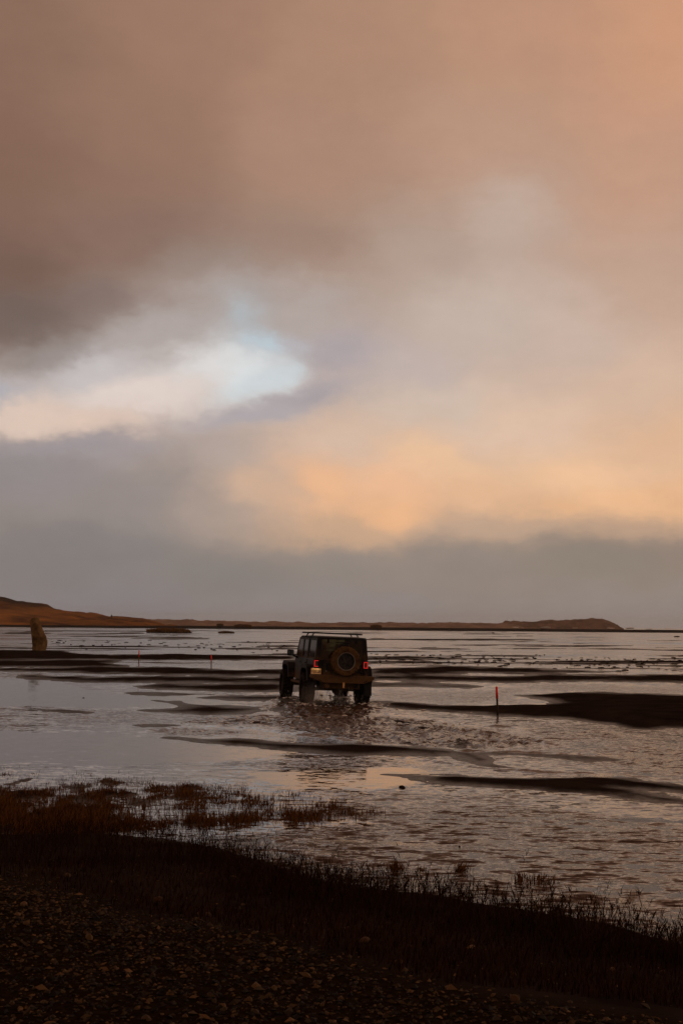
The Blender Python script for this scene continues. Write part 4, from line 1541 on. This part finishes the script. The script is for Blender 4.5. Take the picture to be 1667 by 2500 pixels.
def tussock(x0, x1, ytop, ybase, label, z=0.0, dist=None):
    a, b = (at(x0, ybase, z), at(x1, ybase, z)) if dist is None else (at_dist(x0, ybase, dist), at_dist(x1, ybase, dist))
    c = (a + b) / 2
    wid = (b - a).length
    hgt = (ybase - ytop) / F * c.y
    o = empty('grass_tussock', c)
    tag(o, label, 'grass tussock', 'grass tussocks on the far flats')
    bm = bmesh.new()
    bmesh.ops.create_icosphere(bm, subdivisions=3, radius=1.0)
    for v in bm.verts:
        k = 1 + .25 * (vnoise(np.array([v.co.x * 3 + 9]), np.array([v.co.y * 3]), int(x0))[0] - .5)
        v.co = Vector((v.co.x * wid * .5 * k, v.co.y * wid * .35 * k, v.co.z * hgt * .55 * k))
    bm_obj('mound', bm, M_SOIL, o, True)
    n = 700
    u = rng.uniform(-1, 1, n)
    q = rng.uniform(-1, 1, n)
    ok = u * u + q * q < 1
    u, q = u[ok], q[ok]
    zb = hgt * .5 * np.sqrt(1 - u * u - q * q)
    base = np.stack([u * wid * .5, q * wid * .35, zb - .05 * hgt], -1)
    hh = hgt * (.28 + .35 * rng.random(len(u)))
    co, f = blade_arrays(base, hh, np.full(len(u), max(.05, c.y / F * 2.0)), np.stack([u * .5 + rng.normal(0, .2, len(u)), q * .4], -1), rng.uniform(-.6, .6, len(u)))
    g = link('grass', np_mesh('grass', co, f, False), M_TUSSOCK, o)
    g['kind'] = 'stuff'
    return o


tussock(372, 450, 1531, 1545, 'widest orange-brown grass tussock, on the wet flat right of the stone')
tussock(572, 614, 1523, 1531.5, 'orange grass tussock on the dark far beach ridge left of the vehicle', dist=640)
tussock(905, 930, 1524, 1535, 'small orange grass tussock on the beach ridge just right of the vehicle roof', dist=640)
tussock(540, 566, 1540, 1546, 'low dark tussock in line with the widest one, nearer the vehicle')
tussock(312, 340, 1516, 1525, 'round orange tussock where the hill meets the flat', dist=780)
tussock(200, 248, 1515, 1524, 'long orange tussock at the foot of the brown hill', dist=780)
tussock(530, 545, 1522, 1529, 'tiny tussock on the far ridge beside the orange tussock', dist=640)

# surf breaking round the headland
M_FOAM = mat('sea foam', (0.78, 0.74, 0.70), 0.9, 0.1)
foam_me = [lump_mesh('foam', 300 + i, .5, 3, .6) for i in range(3)]
for i, (px, py, w, h, lab) in enumerate((
        (1258, 1531.5, 16, 3.0, 'white surf breaking at the left foot of the headland'),
        (1332, 1532, 26, 3.6, 'white surf breaking below the middle of the headland'),
        (1402, 1533, 16, 1.8, 'thin white surf below the highest part of the headland'),
        (1490, 1533.5, 18, 2.2, 'white surf at the right foot of the headland'),
        (1537, 1533.5, 24, 3.4, 'white wave breaking just off the tip of the headland'),
        (1582, 1535.5, 20, 2.2, 'low white wave between headland tip and picture edge'),
        (1628, 1533.5, 14, 1.6, 'small white wave farthest right on the sea'))):
    p = at_dist(px, py, 1000)
    o = link('breaking_wave', foam_me[i % 3], M_FOAM)
    o.location = p
    o.scale = (w / F * 500, 4.0, h / F * 1000)
    tag(o, lab, 'wave', 'surf round the headland')

# ----------------------------------------------------------------------------
# dark clumps strewn over the flats
# ----------------------------------------------------------------------------
M_CLUMP = mat('dark weed and stone', (0.008, 0.006, 0.005), 0.95, 0.0, var=(0.028, 0.018, 0.011), var_scale=4)
clump_me = [lump_mesh('clump', 20 + i, .42, 2, .9) for i in range(6)]


def clump(px, py, w, h, label, group, name='weed_clump', cat='weed clump'):
    p = at(px, py)
    z = max(0.0, ground_z(p.x, p.y))
    o = link(name, random.choice(clump_me), M_CLUMP)
    s = p.y / F
    o.location = (p.x, p.y, z)
    o.rotation_euler = (0, 0, random.uniform(-.35, .35))
    o.scale = (w * s * .5, w * s * .5 if name == 'stone' else max(w * s * .5, .15), h * s * 1.6)
    return tag(o, label, cat, group)


r_ = random.Random(3)


def clump_words(x, w):
    where = ('between leaning stone and leftmost stake' if x < 339 else 'between the two left stakes' if x < 516
             else 'between middle stake and vehicle' if x < 760
             else 'between vehicle and right-hand stake' if x < 1214 else 'right of the right-hand stake')
    size = 'broad dark weed clump' if w > 12 else 'small dark weed clump'
    return f'{size} on the flat {where}', f'{size}s {where}'


for i in range(80):
    x = r_.uniform(120, 700)
    y = 1571 + (x / 700) * 8 + r_.gauss(0, 6)
    w_ = r_.choice([5, 7, 9, 14])
    clump(x, y, w_, r_.uniform(1.5, 3.2), *clump_words(x, w_))
for i in range(230):
    x = r_.uniform(905, 1660)
    t_ = (x - 905) / 760
    y = 1596 + 30 * t_ * r_.random() + 14 * r_.random() + (8 if r_.random() < .4 else 0)
    big = (y - 1592) / 50
    w_ = r_.choice([7, 11, 16, 26]) * (.6 + .6 * big)
    clump(x, y, w_, r_.uniform(1.6, 3.6) * (.6 + .8 * big), *clump_words(x, w_))
clump(981, 1923, 16, 8, 'small dark stone alone in the still orange water', None, 'stone', 'stone')
clump(1121, 2069, 6, 7, 'tiny dark stone alone in the rippled channel', None, 'stone', 'stone')
clump(203, 1704, 9, 3, 'tiny dark stone in the blue-grey slick at left', None, 'stone', 'stone')
clump(1648, 1555, 20, 4, 'dark clump far out on the flat near the right edge', None)
clump(1203, 1546, 8, 3, 'tiny dark clump far out below the headland', None)

# ----------------------------------------------------------------------------
# near bank: gravel, stones, grass
# ----------------------------------------------------------------------------
def scatter_px(n, x0, x1, y0, y1, z=0.3):
    px = rng.uniform(x0, x1, n)
    py = rng.uniform(y0, y1, n)
    D = np.stack([(px - W / 2) / F, (H / 2 - py) / F, -np.ones(n)], -1) @ CR.T
    t_ = (z - CAM_H) / D[:, 2]
    return D[:, 0] * t_, D[:, 1] * t_


# gravel: thousands of pebbles as one mass
bmi = bmesh.new()
for q in ((1, 0, 0), (-1, 0, 0), (0, 1, 0), (0, -1, 0), (0, 0, 1), (0, 0, -1)):
    bmi.verts.new(q)
bmesh.ops.convex_hull(bmi, input=bmi.verts[:])
bmi.verts.ensure_lookup_table()
bmi.verts.index_update()
ico_v = np.array([v.co[:] for v in bmi.verts])
ico_f = np.array([[v.index for v in f.verts] for f in bmi.faces])
bmi.free()
N = 120000
ra = np.sqrt(rng.uniform(4.2 ** 2, 17 ** 2, N))
aa = rng.uniform(-R(19), R(19), N)
gx, gy = ra * np.sin(aa), ra * np.cos(aa)
z_, px_, py_, sb_, sm_, gr_ = ground_fields(gx, gy)
keep = (sb_ > 40) & (rng.random(N) < np.maximum(.9 * gr_ ** 1.5, 0.025))
gx, gy, z_ = gx[keep], gy[keep], z_[keep]
n = len(gx)
size = np.clip(rng.lognormal(math.log(.0085), .42, n), .004, .026)
sc = np.stack([size * rng.uniform(.9, 1.7, n), size * rng.uniform(.8, 1.2, n), size * rng.uniform(.4, .8, n)], -1)
yaw = rng.uniform(0, 2 * math.pi, n)
tilt = rng.normal(0, .3, n)
V = ico_v[None] * (1 + rng.normal(0, .2, (n, len(ico_v), 1))) * sc[:, None]
Vx = V[..., 0] * np.cos(tilt)[:, None] - V[..., 2] * np.sin(tilt)[:, None]
Vz = V[..., 0] * np.sin(tilt)[:, None] + V[..., 2] * np.cos(tilt)[:, None]
Vy = V[..., 1]
co = np.stack([gx[:, None] + Vx * np.cos(yaw)[:, None] - Vy * np.sin(yaw)[:, None],
               gy[:, None] + Vx * np.sin(yaw)[:, None] + Vy * np.cos(yaw)[:, None],
               z_[:, None] + Vz + sc[:, 2:3] * .35], -1).reshape(-1, 3)
fc = (ico_f[None] + (np.arange(n) * len(ico_v))[:, None, None]).reshape(-1, 3)


def pebble_material():
    m = bpy.data.materials.new('gravel pebbles')
    m.use_nodes = True
    t = m.node_tree
    b = t.nodes['Principled BSDF']
    geo = t.nodes.new('ShaderNodeNewGeometry')
    cr = t.nodes.new('ShaderNodeValToRGB')
    els = cr.color_ramp.elements
    els[0].position, els[0].color = 0.0, (0.005, 0.0035, 0.0025, 1)
    els[1].position, els[1].color = 1.0, (0.15, 0.080, 0.036, 1)
    for pp, c in ((.4, (0.017, 0.0105, 0.006)), (.75, (0.042, 0.025, 0.011)), (.94, (0.085, 0.046, 0.019))):
        e = els.new(pp)
        e.color = (*c, 1)
    t.links.new(geo.outputs['Random Per Island'], cr.inputs[0])
    t.links.new(cr.outputs[0], b.inputs['Base Color'])
    b.inputs['Roughness'].default_value = 0.8
    b.inputs['Specular IOR Level'].default_value = 0.12
    return m


o = link('gravel', np_mesh('gravel', co, fc, False), pebble_material())
tag(o, 'brown gravel of small pebbles on the near bank', 'gravel', kind='stuff')

M_PALE = mat('pale stone', (0.09, 0.053, 0.030), 0.85, 0.1, var=(0.21, 0.13, 0.078), var_scale=18)
M_RUST = mat('rust-brown stone', (0.03, 0.015, 0.008), 0.85, 0.1, var=(0.075, 0.038, 0.018), var_scale=18)
stone_me = [lump_mesh('stone', 60 + i, .62, 2, .45) for i in range(5)]
for i, (px, py, w, h, m_, lab) in enumerate((
        (1149, 2317, 24, 11, M_PALE, 'flat pale stone on the dark turf below the grass fringe, right of centre'),
        (1497, 2359, 16, 14, M_PALE, 'upright pale stone on dark turf near the right edge'),
        (1616, 2359, 16, 12, M_RUST, 'brownish stone on dark turf farthest right'),
        (811, 2181, 10, 12, M_PALE, 'bright whitish chip at the edge of the grass near the centre'),
        (385, 2198, 26, 16, M_RUST, 'rust-brown stone where gravel meets dark turf at left'),
        (892, 2325, 34, 18, M_RUST, 'largest brown stone on the gravel edge below the centre'),
        (1250, 2397, 22, 12, M_RUST, 'low brown stone at lower right of centre'),
        (1000, 2328, 14, 10, M_RUST, 'round rust-coloured stone just right of the largest brown stone'),
        (1158, 2410, 14, 9, M_PALE, 'pale stone low in the picture right of centre'),
        (970, 2376, 32, 13, M_RUST, 'long orange-brown stone on the gravel tongue below the centre'),
        (614, 2180, 12, 7, M_RUST, 'small brown stone in the dark turf left of the bright chip'),
        (1255, 2472, 30, 20, M_RUST, 'brown stone at the bottom edge right of centre'),
        (846, 2270, 24, 7, M_RUST, 'flat reddish stone below the grass near the centre'),
        (510, 2240, 20, 12, M_RUST, 'brown stone on the upper rim of the gravel'),
        (165, 2140, 22, 12, M_RUST, 'brown stone at the top of the gravel near the left edge'),
        (1507, 2409, 12, 5, M_PALE, 'thin pale stone below the upright pale stone'))):
    p = at(px, py, .3)
    gz_ = ground_z(p.x, p.y)
    p = at(px, py, gz_)
    gz_ = ground_z(p.x, p.y)
    s = p.y / F
    o = link('stone', stone_me[i % 5].copy(), m_)
    o.location = (p.x, p.y, gz_ + h * s * .28)
    o.rotation_euler = (random.uniform(-.2, .2), random.uniform(-.25, .25), random.uniform(0, 6))
    o.scale = (w * s * .5, w * s * .42, h * s * .8)
    tag(o, lab, 'stone', 'single stones on the near bank')

# grass
M_FRINGE = grass_material('dead shore grass', (0.004, 0.0025, 0.0015), (0.045, 0.020, 0.008), .35)
M_MARSH = grass_material('rusty marsh grass', (0.010, 0.005, 0.002), (0.18, 0.075, 0.020), .4)


def grass_mass(name, gx, gy, z_, hgt, wid, lean_dir, material, label, leaf=0.0):
    n = len(gx)
    base = np.stack([gx, gy, np.maximum(z_, -.02) - .01], -1)
    ln = rng.normal(0, .24, (n, 2)) + np.array(lean_dir)
    co, f = blade_arrays(base, hgt, wid, ln, rng.uniform(-1.2, 1.2, n))
    if leaf > 0:          # stems carry short side leaves and seed heads
        k = rng.random(n) < leaf
        reps = 5
        b2 = np.repeat(base[k], reps, 0)
        h2 = np.repeat(hgt[k], reps)
        l2 = np.repeat(ln[k], reps, 0)
        u = rng.uniform(.45, 1.0, len(h2))
        q = np.stack([b2[:, 0] + l2[:, 0] * h2 * u ** 2, b2[:, 1] + l2[:, 1] * h2 * u ** 2, b2[:, 2] + h2 * u * .96], -1)
        side = rng.choice([-1, 1], len(h2)) * rng.uniform(.25, .9, len(h2))
        co2, f2 = blade_arrays(q, rng.uniform(.025, .07, len(h2)), np.repeat(wid[k], reps) * 1.25, np.stack([side, rng.normal(0, .4, len(h2))], -1), rng.uniform(-1, 1, len(h2)))
        f = np.concatenate([f, f2 + len(co)])
        co = np.concatenate([co, co2])
    o = link(name, np_mesh(name, co, f, False), material)
    return tag(o, label, 'grass', kind='stuff')


# fringe along the shore of the near bank
N = 170000
gx, gy = scatter_px(N, -250, 1900, 2030, 2400, .05)
z_, px_, py_, sb_, sm_, gr_ = ground_fields(gx, gy)
dens = smooth(-16, 26, sb_ + 26 * fbm(gx * 2.2, gy * 2.2, 3, 301)) * smooth(150, 40, sb_) * (.35 + .65 * smooth(-.1, .12, fbm(gx * 1.5, gy * 1.5, 3, 311)))
keep = rng.random(N) < dens * .26
gx, gy, z_, sb_, px_ = gx[keep], gy[keep], z_[keep], sb_[keep], px_[keep]
hg = rng.uniform(.10, .36, len(gx)) * (.75 + .6 * (fbm(gx * .9, gy * .9, 2, 321) + .3)) * (1 - .45 * smooth(60, 150, sb_)) * np.where(rng.random(len(gx)) < .07, 1.5, 1.0)
grass_mass('shore_grass', gx, gy, z_, hg, rng.uniform(.0025, .006, len(gx)), (.06, 0), M_FRINGE, 'dark dead grass fringing the near shore', .28)
# low dead turf on the dark part of the bank
N = 60000
gx, gy = scatter_px(N, -250, 1900, 2060, 2520, .25)
z_, px_, py_, sb_, sm_, gr_ = ground_fields(gx, gy)
keep = (rng.random(N) < .33 * smooth(.6, .1, gr_)) & (sb_ > 60)
gx, gy, z_ = gx[keep], gy[keep], z_[keep]
grass_mass('turf_grass', gx, gy, z_, rng.uniform(.03, .10, len(gx)), rng.uniform(.005, .009, len(gx)), (.1, .1), M_FRINGE, 'short dark dead turf between the gravel and the shore grass')
# marsh grass in the shallows at left
N = 190000
gx, gy = scatter_px(N, -250, 1000, 1858, 2060, 0)
z_, px_, py_, sb_, sm_, gr_ = ground_fields(gx, gy)
pat = fbm(gx / .35, gy / .6, 4, 401, .6) + .10 * smooth(-.02, .03, z_)
core = smooth(0, 40, sm_)
dens = smooth(-4, 14, sm_ + 18 * pat) * (smooth(-.06, .08, pat) + .16) * (.35 + .65 * smooth(1875, 1935, py_)) + .30 * smooth(520, 250, px_) * smooth(1920, 1990, py_) * smooth(0, 10, sm_) * smooth(-.15, .05, pat)
keep = rng.random(N) < dens * .5
gx, gy, z_, px_, py_, sm_ = gx[keep], gy[keep], z_[keep], px_[keep], py_[keep], sm_[keep]
hg = rng.uniform(.025, .085, len(gx)) * (.5 + .7 * smooth(1880, 1980, py_)) * (1 + .5 * (rng.random(len(gx)) < .12))
grass_mass('marsh_grass', gx, gy, z_, hg, rng.uniform(.005, .010, len(gx)), (.05, 0), M_MARSH, 'rusty brown marsh grass standing in the shallows at left')


# separate tufts standing in the channel
def tuft(px, py, wpx, hpx, nb, lean_, label):
    p = at(px, py)
    s = p.y / F
    n = nb
    bx_ = rng.normal(0, wpx * s * .22, n)
    by_ = rng.normal(0, wpx * s * .35, n)
    base = np.stack([bx_, by_, np.full(n, -.02)], -1)
    hh = rng.uniform(.45, 1.0, n) * hpx * s
    co, f = blade_arrays(base, hh, np.full(n, .008), rng.normal(0, .15, (n, 2)) + np.array([lean_, 0]), rng.uniform(-1, 1, n))
    o = link('grass_tuft', np_mesh('grass_tuft', co, f, False), M_MARSH)
    o.location = (p.x, p.y, 0)
    tag(o, label, 'grass tuft', 'grass tufts standing in the channel')


tuft(968, 2122, 46, 34, 60, -.15, 'grass tuft in the channel nearest the picture centre')
tuft(1120, 2127, 42, 38, 60, .35, 'grass tuft leaning right in the middle of the channel edge')
tuft(1025, 2125, 40, 18, 40, 0, 'low sparse grass tuft between two taller ones in the channel')
tuft(1268, 2148, 30, 38, 40, -.3, 'tall left-leaning grass tuft at the left end of the raft')
tuft(1315, 2152, 90, 26, 110, .1, 'wide low raft of grass in the channel, farthest right')
tuft(1050, 2034, 60, 8, 40, 0, 'thin line of grass tips in open water above the other tufts')

# ----------------------------------------------------------------------------
# thin sea air over the flats
# ----------------------------------------------------------------------------
M_HAZE = bpy.data.materials.new('thin sea haze')
M_HAZE.use_nodes = True
t = M_HAZE.node_tree
t.nodes.clear()
mo = t.nodes.new('ShaderNodeOutputMaterial')
pv = t.nodes.new('ShaderNodeVolumePrincipled')
pv.inputs['Color'].default_value = (0.88, 0.90, 0.94, 1)
pv.inputs['Density'].default_value = 0.00009
pv.inputs['Anisotropy'].default_value = 0.2
t.links.new(pv.outputs[0], mo.inputs['Volume'])
bm = bmesh.new()
bx(bm, (0, 0, 20), (12400, 12400, 50))
o = bm_obj('haze', bm, M_HAZE)
o['kind'] = 'stuff'
o['label'] = 'thin sea haze over the flats and the far shore'
